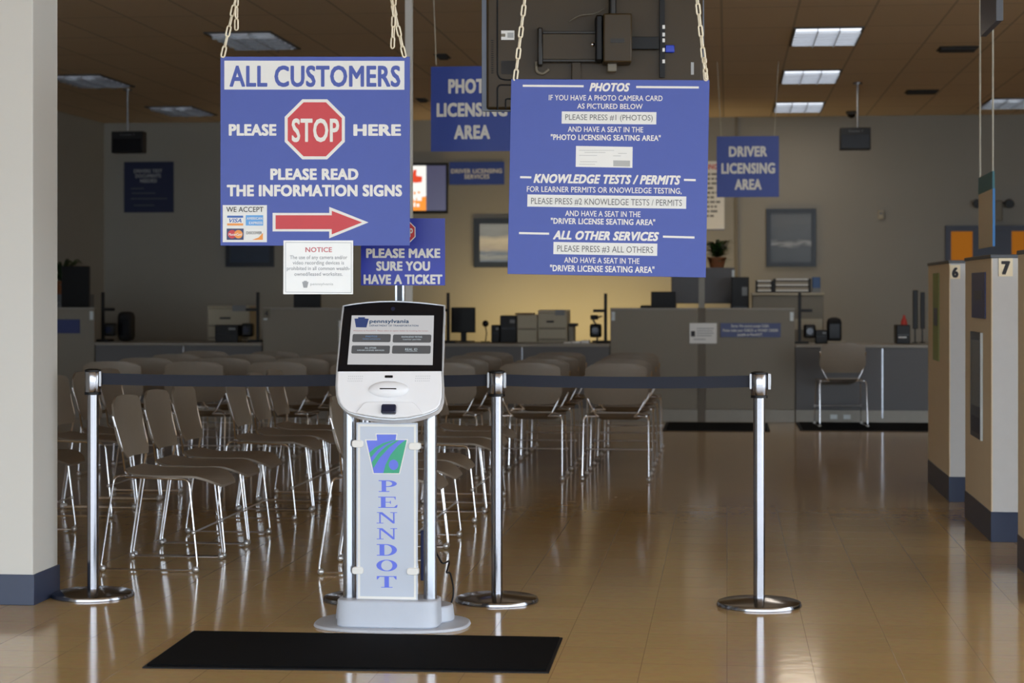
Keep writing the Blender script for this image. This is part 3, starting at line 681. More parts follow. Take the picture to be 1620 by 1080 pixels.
# the sign between the columns
def z6(x, y): return (480+x/3.175, 620+y/3.175)
S = Sign((290, 150), (598, 152), (283, 1042), .246, .705)
pan = MB().box(-.123, .123, 0, .005, 0, .705, 'kiosk_panel').obj('sign_panel', t, loc=(kx(618.5)+.004, -.115, .113))
m = MB(); m.ringflat([(-.117, .006), (.117, .006), (.117, .699), (-.117, .699)], [(-.108, .016), (.108, .016), (.108, .689), (-.108, .689)], -.0008, 'letter_white'); m.obj('border', pan, smooth=False)
m = MB(); kp = [(386,205),(497,205),(492,235),(550,233),(507,408),(372,408),(332,235),(390,235)]; ky = [(391,210),(491,210),(487,238),(543,238),(503,404),(376,404),(340,240),(394,240)]
m.flat(S.poly(kp), -.0008, 'letter_white'); m.flat(S.poly(ky), -.0014, 'penn_blue')
m.flat(S.poly([(354,302),(385,275),(425,253),(478,238),(487,238),(440,258),(398,285),(361,326)]), -.002, 'penn_green')
m.flat(S.poly([(366,350),(400,305),(440,268),(492,238),(505,238),(455,275),(408,325),(374,380)]), -.002, 'penn_green')
m.flat(S.poly([(424,404),(436,360),(462,310),(500,265),(536,238),(543,238),(503,404)]), -.002, 'penn_green')
m.flat(S.poly(ell(476, 362, 24, 26)), -.0026, 'penn_blue'); m.obj('keystone_emblem', pan, smooth=False)
def glyph(mb, ch, x0, x1, y0, y1, y, mt):
    yy = [y]
    def P(a, b): return S.p(x0+a*(x1-x0), y1-b*(y1-y0))
    def B(a0, b0, a1, b1): yy[0] -= 6e-5; mb.flat([P(a0, b0), P(a1, b0), P(a1, b1), P(a0, b1)], yy[0], mt)
    def G(pts): yy[0] -= 6e-5; mb.flat([P(*q) for q in pts], yy[0], mt)
    def R(cx, cz, rx, rz, ix, iz, a0, a1):
        o = ell(cx, cz, rx, rz, 24, a0, a1-1e-6 if a1-a0 >= 360 else a1); i = ell(cx, cz, ix, iz, 24, a0, a1-1e-6 if a1-a0 >= 360 else a1)
        n = len(o); yy[0] -= 6e-5; mb.add([(P(*q)[0], yy[0], P(*q)[1]) for q in o+i], [(j, j+1, j+1+n, j+n) for j in range(n-1)], mt)
    if ch == 'P': B(.20,0,.43,1); B(.05,0,.6,.07); B(.05,.93,.5,1); R(.5,.71,.48,.29,.24,.22,-90,90); B(.43,.42,.5,.49)
    if ch == 'E': B(.17,0,.40,1); B(.04,0,.95,.07); B(.04,.93,.9,1); B(.40,.47,.66,.53); G([(.82,.93),(.9,.93),(.9,.72)]); B(.86,.75,.9,1); G([(.82,.07),(.97,.07),(.99,.27),(.95,.27)]); B(.62,.37,.66,.63)
    if ch == 'N': B(.13,0,.20,1); B(.80,0,.87,1); G([(.05,1),(.28,1),(.87,.0),(.82,0),(.13,.93)]); G([(.13,1),(.28,1),(.87,.12),(.87,0),(.78,0)]); B(0,0,.33,.06); B(.02,.94,.2,1); B(.67,.94,1,1)
    if ch == 'D': B(.16,0,.39,1); B(.03,0,.5,.07); B(.03,.93,.5,1); R(.47,.5,.52,.5,.28,.43,-90,90)
    if ch == 'O': R(.5,.5,.5,.5,.27,.44,0,360)
    if ch == 'T': B(.39,0,.61,1); B(.02,.93,.98,1); G([(.02,1),(.02,.70),(.05,.70),(.16,.93)]); G([(.98,1),(.98,.70),(.95,.70),(.84,.93)]); B(.22,0,.78,.06)
m = MB()
for ch, x0, x1, y0, y1 in (('P',395,493,440,498),('E',393,495,522,578),('N',388,492,600,656),('N',388,491,680,736),('D',385,490,760,818),('O',385,490,838,896),('T',385,488,920,978)): glyph(m, ch, x0, x1, y0, y1, -.0008, 'penn_blue')
m.obj('lettering', pan, smooth=False)
for px, py in ((572, 699), (662, 702), (572, 897), (659, 897)):
    x = kx(px)+.005; s = -1 if px < 620 else 1
    MB().prism(rrect(x-.023, x+.023, kzc(py)-.014, kzc(py)+.014, .010), -.125, -.095, 'letter_white').obj('panel_clip', t, bevel=.002)
# head: leaning back, curved top
TILT = math.radians(25)
S = Sign((162, 185), (808, 190), (106, 563), .335, .2145)
hc = Vector((kx(624.5-3)+.0, -.045, 1.143))
head = bpy.data.objects.new('head', None)
m = MB()
OUT = [(98,108),(180,94),(290,82),(390,76),(490,75),(600,79),(700,87),(800,98),(895,112),(888,180),(866,360),(838,600),(834,720),(824,815),(806,868),(775,900),(720,925),(640,950),(560,966),(430,974),(330,968),(240,955),(150,938),(90,918),(52,888),(24,850),(11,790),(10,720),(20,620),(46,440),(78,230)]
oc = S.p(457, 377)
def hp(x, y):
    a = S.p(x, y); return (a[0]-oc[0], a[1]-oc[1])
outl = [hp(*q) for q in OUT]
ho = MB().prism(outl, 0, .055, 'kiosk_white').obj('head', t, bevel=.009, seg=3, loc=hc); ho.rotation_euler = (-TILT, 0, 0)
rim = MB(); rim.tube([(x, .004, z) for x, z in outl], .0045, 'kiosk_rim', 8, True); rim.obj('rim', ho)
bez = [hp(*q) for q in [(106,115),(180,101),(290,89),(390,83),(490,82),(600,86),(700,94),(800,105),(888,118),(882,180),(860,360),(836,615),(26,615),(54,440),(86,230)]]
MB().prism(bez, -.0015, .01, 'black_gloss').obj('bezel', ho, smooth=False)
def HT(mb, tx, x0, x1, y0, y1, mt, y, bold=.01):
    c_ = hp((x0+x1)/2-0, (y0+y1)/2); w = (x1-x0)*.335/646; h = (y1-y0)*.2145/378; mb.text(tx, None, None, c_[0]-w/2, c_[0]+w/2, c_[1]-h/2, h, y, mt, bold)
m = MB(); m.flat([hp(162,185), hp(808,190), hp(768,570), hp(106,563)], -.0021, 'screen_bg')
m.flat([hp(*q) for q in [(210,200),(266,200),(264,210),(295,212),(272,280),(190,278),(182,210),(212,210)]], -.0027, 'screen_navy')
HT(m, 'pennsylvania', 300, 610, 216, 246, 'screen_teal', -.0027, .03); HT(m, 'DEPARTMENT OF TRANSPORTATION', 297, 680, 260, 274, 'screen_teal', -.0027, .02)
HT(m, 'Welcome to PennDOT. Please select an option below by touching the screen.', 167, 757, 301, 311, 'screen_red', -.0027, .0)
scr = m.obj('screen', ho, smooth=False)
for x0, x1, y0, y1, l1, l2, c_ in ((157,457,330,392,'PHOTOS','Camera card pictures','screen_text_blue'),(473,773,335,397,'KNOWLEDGE TESTING','Learner permits','screen_text'),(145,445,418,480,'ALL OTHER','DRIVER LICENSE SERVICES','screen_text'),(461,763,420,482,'REAL ID','','screen_text')):
    a, b = hp((x0+x1)/2-150, (y0+y1)/2), hp((x0+x1)/2+150, (y0+y1)/2); h = 62*.2145/378
    m = MB(); m.flat(rrect(a[0], b[0], a[1]-h/2, a[1]+h/2, .006), -.0025, 'screen_btn'); cx_ = (x0+x1)/2; cy_ = (y0+y1)/2
    if l2: HT(m, l1, cx_-45 if len(l1) < 10 else cx_-80, cx_+45 if len(l1) < 10 else cx_+80, cy_-18, cy_-5, c_, -.0029, .01); HT(m, l2, cx_-105 if 'DRIVER' in l2 else cx_-70, cx_+105 if 'DRIVER' in l2 else cx_+70, cy_+2, cy_+12, c_, -.0029, .01)
    else: HT(m, l1, cx_-48, cx_+46, cy_-10, cy_+8, c_, -.0029, .01); q0, q1 = hp(cx_-48, cy_+12), hp(cx_+46, cy_+12); m.flat([(q0[0], q0[1]), (q1[0], q0[1]), (q1[0], q0[1]-.0012), (q0[0], q0[1]-.0012)], -.0029, c_)
    m.obj('screen_button', ho, smooth=False)
a = hp(490, 137); MB().prism(ell(a[0], a[1], .0085, .0085, 18), -.004, 0, 'lens').obj('camera_lens', ho)
a = hp(422, 655); MB().prism(rrect(a[0]-.016, a[0]+.016, a[1]-.005, a[1]+.005, .003), -.002, .0, 'black_plastic').obj('card_reader', ho)
a = hp(415, 752)
dm = MB(); dv = []; df = []
for q in range(9):
    r = math.sin(math.pi/2*q/8)+1e-4; yy_ = -.002-.019*math.cos(math.pi/2*q/8)
    dv += [(x, yy_, z) for x, z in ell(a[0], a[1], .080*r, .034*r, 36)]
for q in range(8):
    for w in range(36): df.append((q*36+w, q*36+(w+1)%36, (q+1)*36+(w+1)%36, (q+1)*36+w))
dm = dm.add(dv, df, 'kiosk_white').obj('printer_cover', ho)
b = hp(415, 761); MB().prism(rrect(b[0]-.033, b[0]+.033, b[1]-.0018, b[1]+.0018, .0012), -.0235, -.015, 'black_plastic').obj('ticket_slot', dm)
tong = [hp(*q) for q in [(150,936),(190,890),(215,860),(240,852),(420,850),(590,853),(612,864),(640,900),(665,942),(560,962),(430,970),(330,964),(240,951)]]
MB().prism(tong, -.012, .01, 'kiosk_white').obj('front_flap', ho, bevel=.003)
a = hp(410, 913); MB().prism(rrect(a[0]-.029, a[0]+.029, a[1]-.019, a[1]+.019, .007), -.030, 0, 'lens').obj('barcode_scanner', ho, bevel=.004)
m = MB()
for cx_ in (160, 682):
    for r_ in range(3):
        for q in range(8): p = hp(cx_-52+q*15-(r_-1)*4, 652+r_*18); m.flat(ell(p[0], p[1], .0017, .0017, 8), -.0008, 'kiosk_rim')
m.obj('speaker_holes', ho, smooth=False)
MB().box(-.15, .15, .05, .13, -.24, .06, 'kiosk_grey').obj('rear_housing', ho, bevel=.02)
pts = [kg+Vector((.17, .06, .40)), ad(700, 893, 7.9), ad(712, 885, 7.95), ad(706, 906, 8.0), ad(712, 905, 8.0), ad(718, 930, 8.02), ad(716, 950, 8.0), ad(705, 962, 7.98)]
pts = [toloc(t, p) for p in pts]; pts[-1].z = .02
m = MB().tube(fillet([toloc(t, ad(672, 800, 7.95)), toloc(t, ad(688, 870, 7.98)), *pts[1:]], .05, 5), .0035, 'black_plastic', 8); m.obj('power_cord', t)
m = MB().box(0, .018, 0, .03, 0, .20, 'poster_navy'); m.obj('cable_box', t, loc=(kx(667), -.02, .18), bevel=.003)

# ---- ticket reminder sign on its own stand
S = Sign((197, 90), (1043, 92), (190, 770), .356, .284); Dt = 8.24; bc = ad(540+620/6.355, 330+771/6.355, Dt)
t = thing('floor_sign', 'glossy blue PLEASE MAKE SURE YOU HAVE A TICKET sign on a slim stand', 'sign', (bc.x, bc.y, 0), YAW)
bd = MB().box(-.178, .178, 0, .005, 0, .284, 'sign_blue_gloss').obj('board', t, loc=(0, 0, bc.z))
m = MB()
for s, x0, x1, y0, y1 in (('PLEASE MAKE', 245, 992, 393, 488), ('SURE YOU', 345, 888, 523, 618), ('HAVE A TICKET', 217, 1010, 656, 753)): S.text(m, s, x0, x1, y0, y1, lw, -.0006, .045)
m.flat(S.poly(octo(628, 231, 117)), -.0006, lw); m.flat(S.poly(octo(628, 231, 107)), -.0012, 'sign_red'); S.text(m, 'STOP', 540, 718, 188, 278, lw, -.0018, .03); m.obj('lettering', bd, smooth=False)
x = (635-(540+620/6.355))/F*Dt
m = MB(); m.box(x-.012, x+.010, .008, .026, .02, bc.z+.2, 'frame_dark'); m.box(x-.020, x-.012, .008, .026, .02, bc.z+.2, 'aluminium'); m.box(x+.010, x+.018, .008, .026, .02, bc.z+.2, 'aluminium'); m.obj('pole', t, smooth=False)
vprism(MB(), oval(.15, .11, 0, 0, .02), 0, .02, 'frame_dark', .97).obj('base', t); t.children[-1].location.x = x
# ---- pale service pole floor to ceiling
p = at(647, 700, 13.0); t = thing('service_pole', 'slim pale service pole running from floor to ceiling behind the ticket sign', 'pole', (p.x, 13.0, 0))
MB().box(-.024, .024, -.024, .024, 0, CEIL, 'pillar_paint').obj('shaft', t, bevel=.003); MB().box(-.05, .05, -.05, .05, 0, .015, 'trim_grey').obj('foot_plate', t); MB().box(-.045, .045, -.045, .045, CEIL-.02, CEIL, 'trim_grey').obj('ceiling_trim', t)

# ---- entrance mat
cs = [gp(305, 1000), gp(890, 1010), gp(868, 1065), gp(225, 1057)]; cen = sum(cs, Vector())/4
t = thing('entrance_mat', 'black ribbed entrance mat on the floor before the kiosk', 'mat', cen)
def quad(sc, z0, z1, mt):
    q = [((c-cen).x*sc[0], (c-cen).y*sc[1]) for c in cs]; mb = MB(); mb.add([(x, y, z) for z in (z0, z1) for x, y in q], [(0,1,2,3),(7,6,5,4),(0,4,5,1),(1,5,6,2),(2,6,7,3),(3,7,4,0)], mt); return mb
quad((1, 1), 0, .005, 'mat_edge').obj('border', t); quad((.985, .94), .005, .011, 'mat_black').obj('pile', t)

# ------------------------------------------------------------------ chairs
def make_chair():
    t = thing('stacking_chair', 'x', 'chair')
    def seat(u, v):
        y = -.225+.475*v; hw = .195+.03*min(1, v*1.6); 
        if v > .8: hw -= .10*((v-.8)/.2)**2.2
        if v < .12: hw -= .05*((.12-v)/.12)**2
        x = (u*2-1)*hw; dip = -.018*math.cos(x/hw*1.4)*math.sin(math.pi*min(1, v*1.1))
        z = .462+dip - .055*max(0, (v-.72)/.28)**2 + .022*max(0, (.22-v)/.22)**1.5
        return (x, y, z)
    MB().slab(seat, 12, 14, (0, 0, -.011), 'chair_shell').obj('seat', t)
    def hwv(v):
        if v < .3: return .160+.067*(1-(1-v/.3)**1.8)
        if v < .82: return .227-.012*(v-.3)/.52
        return .215-.042*((v-.82)/.18)**4
    def back(u, v):
        s = u*2-1; return (s*hwv(v), -.212-.062*v-.012*math.sin(v*math.pi)-.028*(1-s*s)+.012, .535+.295*v-.012*abs(s)**3*(1 if v > .9 else 0))
    MB().slab(back, 12, 14, (0, -.010, 0), 'chair_shell').obj('backrest', t)
    r = .0056
    for s in (-1, 1):
        fr = MB().tube(fillet([(s*.212, -.17, .447), (s*.212, .085, .443), (s*.232, .155, .012)], .03, 4)[:0] or fillet([(s*.213, -.20, .452), (s*.219, .112, .441), (s*.234, .160, .010), (s*.234, -.318, .010), (s*.228, -.252, .452), (s*.125, -.215, .452)], .032, 4), r, 'chrome', 8).obj('leg_frame', t)
        for y in (.150, -.306): MB().ball((s*.234, y, .0155), .0155, 'glide_metal', 10).obj('glide', fr)
        MB().tube(fillet([(s*.125, -.215, .452), (s*.150, -.222, .47), (s*.205, -.218, .575), (s*.222, -.262, .74)], .03, 4), r, 'chrome', 8).obj('back_rod', t)
    m = MB().tube([(-.227, .135, .19), (.227, .135, .19)], .0046, 'glide_metal', 8)
    for s in (-1, 1): m.ball((s*.229, .137, .19), .012, 'glide_metal', 8)
    m.obj('stretcher', t)
    return t
proto = make_chair(); first = [True]
def chair(x, y, rz, label, group):
    o = proto if first[0] else copy_tree(proto); first[0] = False
    o.location = (x, y, 0); o.rotation_euler = (0, 0, rz); o['label'] = label; o['group'] = group
ORD = ['first', 'second', 'third', 'fourth', 'fifth', 'sixth', 'seventh']
for cx_, cn in ((-1.60, 'behind the ticket kiosk'), (-2.66, 'between pillar and kiosk'), (-3.765, 'beside the pillar edge')):
    for i, y in enumerate((9.27, 9.78, 10.28, 11.39, 11.90, 12.41)):
        blk = 'near' if i < 3 else 'far'
        chair(cx_, y, -math.pi/2, 'taupe side-on chair %s, %s of the %s three in its file' % (cn, ORD[i%3], blk), 'side-on waiting chairs')
for r_, y in enumerate((14.0, 14.8, 15.65, 16.5)):
    for c_ in range(7):
        chair(-.78-.61*c_, y, 0, 'taupe chair seen from behind, %s row, %s from the open floor end' % (ORD[r_], ORD[c_]), 'rows of chairs facing the counters')
p = ad(1331, 676, 19.1); chair(p.x, 19.62, math.radians(4), 'single taupe chair drawn up to the grey counter beside the booths', 'counter chair')

# ------------------------------------------------------------------ counters and partitions
YC = 20.0
def cxp(px): return at(px, 545, YC).x
def counter(px0, px1, label, seam=None, outlets=False, top=.795):
    x0, x1 = cxp(px0)+.004, cxp(px1)-.004; t = thing('service_counter', label, 'counter', ((x0+x1)/2, YC, 0)); w = (x1-x0)/2
    MB().box(-w, w, -.02, .72, top-.03, top, 'worktop').obj('worktop', t, bevel=.004)
    m = MB(); xs = [-w, w] if seam is None else [-w, cxp(seam)-(x0+x1)/2, w]
    for a, b in zip(xs, xs[1:]): m.box(a+.004, b-.004, 0, .03, .13, top-.03, 'fabric_cool')
    m.obj('front_panel', t, bevel=.003)
    if seam: MB().box(xs[1]-.006, xs[1]+.006, -.004, .02, .05, top-.04, 'aluminium').obj('seam_strip', t)
    MB().box(-w, w, .004, .03, 0, .13, 'trim_grey').obj('raceway', t, bevel=.003)
    if outlets:
        for px in (1319, 1340): x = at(px, 657, YC).x-(x0+x1)/2; MB().box(x-.035, x+.035, -.004, .004, .04, .085, 'outlet').obj('outlet_plate', t)
    for s in (-1, 1): MB().box(s*w-(.03 if s > 0 else 0), s*w+(0 if s > 0 else .03), .03, .70, 0, top-.03, 'fabric_cool').obj('side_panel', t)
def partition(px0, pxm, px1, label):
    x0, x1 = cxp(px0)+.004, cxp(px1)-.004; xm = cxp(pxm); c = (x0+x1)/2; t = thing('partition_screen', label, 'partition', (c, YC, 0)); h = 1.165
    for a, b in ((x0, xm-.042), (xm+.042, x1)):
        MB().box(a-c, b-c, 0, .06, .13, h-.02, 'fabric_grey').obj('panel', t, bevel=.004)
        MB().box(a-c, b-c, -.006, .066, h-.02, h, 'trim_grey').obj('top_cap', t, bevel=.003)
    MB().box(xm-c-.040, xm-c+.040, -.004, .064, 0, h, 'fabric_dark').obj('post', t, bevel=.003)
    MB().box(x0-c, x1-c, .002, .058, 0, .128, 'trim_grey').obj('raceway', t, bevel=.003)
    for x in (x0-c+.03, x1-c-.03): MB().box(x-.018, x+.018, -.012, 0, h-.13, h-.04, 'outlet').obj('end_plate', t)
partition(-140, 5, 150, 'dim grey partition by the pillar, with a small blue notice')
counter(150, 415, 'unlit grey service counter between the two dim partitions', 290)
partition(415, 560, 702, 'grey partition behind the ticket kiosk, numbered four')
counter(702, 965, 'grey service counter carrying the beige copier and black monitor', 826)
partition(965, 1110, 1258, 'long two-panel grey partition carrying the blue payment notice')
counter(1258, 1500, 'grey service counter with a single chair drawn up to it', 1396, True)
# sheets and signs fixed to the partitions
def cp(px, py): return at(px, py, YC)
def flatsign(name, label, cat, px0, px1, py0, py1, mt):
    a, b = cp(px0, py1), cp(px1, py0); t = thing(name, label, cat, ((a.x+b.x)/2, YC-.010, a.z)); w, h = b.x-a.x, b.z-a.z
    MB().box(-w/2, w/2, -.006, 0, 0, h, mt).obj('sheet', t); return t, w, h
t, w, h = flatsign('payment_notice', 'blue notice about cash and money orders on the long partition', 'notice', 1140, 1235, 511, 533, 'poster_navy')
S = Sign((637, 543), (937, 543), (637, 610), w, h); m = MB()
for s, x0, x1, y in (('Sorry, We cannot accept CASH.', 690, 880, 556), ('Please make your CHECK or MONEY ORDER', 648, 925, 577), ('payable to PennDOT.', 722, 848, 597)): S.text(m, s, x0, x1, y-6.5, y+6.5, lw, -.008, .015)
m.obj('lettering', t, smooth=False)
t, w, h = flatsign('paper_notice', 'white paper notice across the post of the long partition', 'notice', 1091, 1134, 511, 543, 'paper')
m = MB(); S = Sign((480, 545), (615, 545), (480, 648), w, h); m.flat(S.rect(487, 507, 585, 613), -.008, 'ink')
for x0, x1, y in ((515, 600, 570), (515, 595, 582), (515, 600, 594), (515, 590, 606), (500, 560, 625)): m.flat(S.rect(x0, x1, y, y+4), -.008, 'ink_pale')
m.obj('lettering', t, smooth=False)
flatsign('paper_notice', 'pale paper notice on the partition just left of the kiosk screen', 'notice', 536, 562, 507, 540, 'paper')
t, w, h = flatsign('payment_notice', 'small dark blue notice on the dim partition by the pillar', 'notice', 88, 127, 505, 527, 'poster_navy')
t, w, h = flatsign('counter_number', 'small number four plate at the corner of the partition behind the kiosk', 'number plate', 416, 428, 488, 503, 'beige_dark')
m = MB(); m.text('4', None, None, -w*.25, w*.25, h*.2, h*.6, -.008, 'ink', .01); m.obj('lettering', t, smooth=False)
# black floor mats in front of the counters
def fmat(px0, px1, label):
    y0, y1 = gp((px0+px1)/2, 682).y, gp((px0+px1)/2, 669.5).y; a, b = gp(px0, 682), gp(px1, 682)
    t = thing('floor_mat', label, 'mat', ((a.x+b.x)/2, (y0+y1)/2, 0)); w = (b.x-a.x)/2
    MB().box(-w, w, -(y1-y0)/2, (y1-y0)/2, 0, .008, 'mat_edge').obj('border', t); MB().box(-w+.03, w-.03, -(y1-y0)/2+.03, (y1-y0)/2-.03, .008, .012, 'mat_black').obj('pile', t)
fmat(1048, 1218, 'black floor mat before the long partition'); fmat(1266, 1505, 'black floor mat beneath the single counter chair')

# ------------------------------------------------------------------ equipment on and behind the counters
CT = .795
def place(px, Y): return at(px, 500, Y).x
def monitor(px0, px1, py0, py1, Y, zb, label, ang=0, br=.12):
    c = place((px0+px1)/2, Y); a, b = at(px0, py1, Y), at(px1, py0, Y); w, h = b.x-a.x, b.z-a.z
    t = thing('computer_monitor', label, 'monitor', (c, Y, zb), ang); z0 = a.z-zb
    MB().box(-w/2, w/2, -.025, .025, z0, z0+h, 'black_plastic').obj('screen', t, bevel=.006); MB().box(-br*.25, br*.25, .02, .045, .012, z0+h*.5, 'black_plastic').obj('stand', t)
    vprism(MB(), oval(br, br*.75, 0, 0, .02), 0, .012, 'black_plastic').obj('base', t)
def camera_pole(px, py0, Y, zb, label, s=-1, lens=True):
    x = place(px, Y); h = at(px, py0, Y).z-zb; t = thing('photo_camera_stand', label, 'camera stand', (x, Y, zb))
    MB().box(-.016, .016, -.016, .016, .02, h, 'black_plastic').obj('pole', t, bevel=.003); MB().box(-.09, .09, -.10, .10, 0, .025, 'black_plastic').obj('base', t, bevel=.005)
    m = MB().box(min(0, s*.13), max(0, s*.13), -.012, .012, h*.62, h*.68, 'black_plastic'); m.obj('bracket_arm', t)
    ch = MB().box(s*.10-.06, s*.10+.06, -.10, .02, .06, .20, 'black_plastic').obj('camera_body', t, bevel=.02)
    if lens: MB().tube([(s*.10, -.13, .13), (s*.10, -.10, .13)], .035, 'lens', 16).obj('camera_lens', ch)
def cabinet_box(name, label, cat, px0, px1, py0, py1, Y, depth, mt, zb, extra=None, bevel=.008):
    a, b = at(px0, py1, Y), at(px1, py0, Y); t = thing(name, label, cat, ((a.x+b.x)/2, Y, zb)); w, h = b.x-a.x, b.z-zb
    MB().box(-w/2, w/2, 0, depth, 0, h, mt).obj('body', t, bevel=bevel)
    if extra: extra(t, w, h, depth)
    return t, w, h
# middle counter
camera_pole(709, 463, 20.2, CT, 'black camera pole stand just right of the kiosk head', -1)
monitor(714, 752, 486, 526, 20.6, CT, 'black monitor on the middle counter beside the kiosk')
x = place(768, 20.4); t = thing('desk_webcam', 'small black webcam on a thin stem between monitor and copier', 'webcam', (x, 20.4, CT)); MB().tube([(0, 0, .01), (.012, 0, .1), (0, 0, .17)], .006, 'black_plastic').obj('stem', t); MB().ball((0, 0, .20), .035, 'black_gloss', 14).obj('camera_body', t); MB().lathe([(.05, 0), (.05, .012)], 'black_plastic', 18).obj('base', t)
def slots(t, w, h, d): MB().box(-w*.4, w*.4, -.006, .0, h*.5, h*.56, 'black_gloss').obj('paper_slot', t); MB().box(w*.1, w*.4, -.006, 0, h*.72, h*.85, 'grey_plastic').obj('button_panel', t)
cabinet_box('label_printer', 'low black printer left of the taller black box', 'printer', 777, 790, 514, 543, 20.4, .2, 'black_plastic', CT, slots)
cabinet_box('receipt_printer', 'taller black boxy printer against the beige copier', 'printer', 791, 817, 499, 543, 20.4, .25, 'black_plastic', CT, slots)
def copier(t, w, h, d):
    MB().box(-w*.5, w*.5, -.01, d, h, h+.03, 'beige_plastic').obj('lid', t, bevel=.006); MB().box(w*.1, w*.42, -.02, .02, h*.92, h+.035, 'grey_plastic').obj('control_panel', t)
    for z in (.08, .45): MB().box(-w*.46, w*.46, -.012, 0, h*z, h*(z+.06), 'beige_dark').obj('tray_slot', t)
    MB().box(-w*.2, w*.05, -.014, 0, h*.68, h*.74, 'ink').obj('output_slot', t)
cabinet_box('document_printer', 'smaller beige printer half joined to the larger beige copier', 'printer', 818, 850, 498, 543, 20.4, .4, 'beige_plastic', CT, lambda t, w, h, d: (MB().box(-w*.45, w*.45, -.012, 0, h*.46, h*.52, 'beige_dark').obj('tray_slot', t), MB().box(-w*.6, w*.3, .0, .2, h+.0, h+.02, 'wood_edge').obj('lid', t)))
cabinet_box('document_copier', 'larger beige copier with control panel on the middle counter', 'copier', 851, 897, 495, 543, 20.4, .45, 'beige_plastic', CT, copier)
t, w, h = cabinet_box('side_tray', 'thin grey output tray clipped beside the beige copier', 'tray', 899, 908, 516, 543, 20.45, .25, 'beige_dark', CT); MB().box(-.03, .06, .0, .2, h, h+.03, 'black_plastic').obj('tray', t)
for k, (px, w) in enumerate(((899, .08), (913, .08), (927, .08))):
    x = place(px, 20.3); t = tag(MB().box(-w/2, w/2, -.12, .12, 0, .012+.008*k, 'paper').obj('paper_stack', loc=(x, 20.3+.0, CT)), '%s loose stack of papers along the counter from the beige copier' % ORD[k], 'papers', 'loose papers by the copier')
camera_pole(958, 464, 20.35, CT, 'black camera pole stand against the long partition end', -1)
x = place(944, 20.5); t = thing('cable_clutter', 'tangled dark gadget arm beside the camera pole on the middle counter', 'gadget', (x, 20.55, CT)); MB().box(-.05, .05, -.05, .05, 0, .02, 'black_plastic').obj('base', t); MB().tube(fillet([(0, 0, .02), (.02, 0, .16), (-.05, 0, .24), (.05, 0, .28)], .03), .01, 'grey_plastic').obj('arm', t); MB().box(-.07, .01, -.03, .03, .24, .29, 'black_plastic').obj('gadget_head', t, bevel=.01)
# rear desk run behind the long partition
x0, x1 = place(985, 22), place(1345, 22); DT = .75
t = thing('rear_desk', 'long staff desk standing behind the long partition', 'desk', ((x0+x1)/2, 21.95, 0)); w = (x1-x0)/2
MB().box(-w, w, -.35, .35, DT-.03, DT, 'worktop').obj('worktop', t)
for sx in (-1, 1):
    for sy in (-1, 1): MB().box(sx*(w-.06)-.025, sx*(w-.06)+.025, sy*.30-.025, sy*.30+.025, 0, DT-.03, 'grey_plastic').obj('leg', t)
monitor(1030, 1069, 461, 496, 22.0, DT, 'black screen rising above the long partition, before the yellow wall')
cabinet_box('desk_printer', 'low black printer beside the black screen behind the long partition', 'printer', 1013, 1030, 483, 500, 22.0, .3, 'black_plastic', DT, slots)
a, b = at(1062, 480, 22.35), at(1162, 423, 22.35)
t = thing('overhead_cabinet', 'grey overhead cabinet behind the long partition, plant on top', 'cabinet', ((a.x+b.x)/2, 22.35, 0)); w = (b.x-a.x)/2
MB().box(-w, w, 0, .32, a.z, b.z, 'fabric_cool').obj('body', t, bevel=.004)
for s in (-1, 1): MB().box(min(s*.004, s*(w-.01)), max(s*.004, s*(w-.01)), -.015, -.001, a.z+.01, b.z-.01, 'fabric_cool').obj('door', t, bevel=.003)
xx = at(1110, 450, 22.35).x-(a.x+b.x)/2
MB().box(xx-.035, xx+.035, -.03, -.016, 0, b.z, 'trim_grey').obj('support_post', t); MB().box(w-.03, w, -.02, -.015, b.z-.13, b.z-.03, 'outlet').obj('end_plate', t)
for s in (-1, 1): MB().box(s*(w-.03)-.02, s*(w-.03)+.02, .33, .37, 0, b.z, 'trim_grey').obj('upright', t)
def plant(loc, s, label, pot, n, seed):
    random.seed(seed); t = thing('potted_plant', label, 'plant', loc)
    MB().lathe([(.085*s, 0), (.11*s, .11*s), (.12*s, .11*s), (.12*s, .13*s)], pot, 20).obj('pot', t)
    m = MB()
    for i in range(n):
        a = random.random()*6.283; R_ = (.08+.20*random.random())*s; h = (-.06+.26*random.random())*s; w = .014*s*(1+random.random())
        p0 = Vector((0, 0, .13*s)); c_, s_ = math.cos(a), math.sin(a); side = Vector((-s_, c_, 0))*w
        pts = [p0+Vector((c_*R_*f, s_*R_*f, h*math.sin(f*2.2)*1.1)) for f in (0, .35, .7, 1)]
        vs = []
        for q, f in zip(pts, (.5, 1, .8, .05)): vs += [q-side*f, q+side*f]
        m.add(vs, [(0,1,3,2),(2,3,5,4),(4,5,7,6)], 'leaf' if random.random() < .5 else 'leaf_dark')
    m.obj('leaves', t)
plant((at(1134, 423, 22.5).x, 22.5, b.z), .92, 'bushy green plant in a clay pot on the overhead cabinet', 'terracotta', 170, 3)
def trays(label, px0, px1, py0, py1, Y, zb, n):
    a, b = at(px0, py1, Y), at(px1, py0, Y); w, h = (b.x-a.x)/2, b.z-a.z; t = thing('letter_tray', label, 'letter tray', ((a.x+b.x)/2, Y, zb))
    for i in range(n): z = h*i/(n-.5); MB().box(-w, w, -.1, .16, z, z+.014, 'black_plastic').obj('tray', t); MB().box(-w*.9, w*.9, -.09, .15, z+.015, z+.03, 'paper').obj('papers', t)
    for s in (-1, 1): MB().box(s*w-.012, s*w+.012, -.08, .14, 0, h, 'black_plastic').obj('side_post', t)
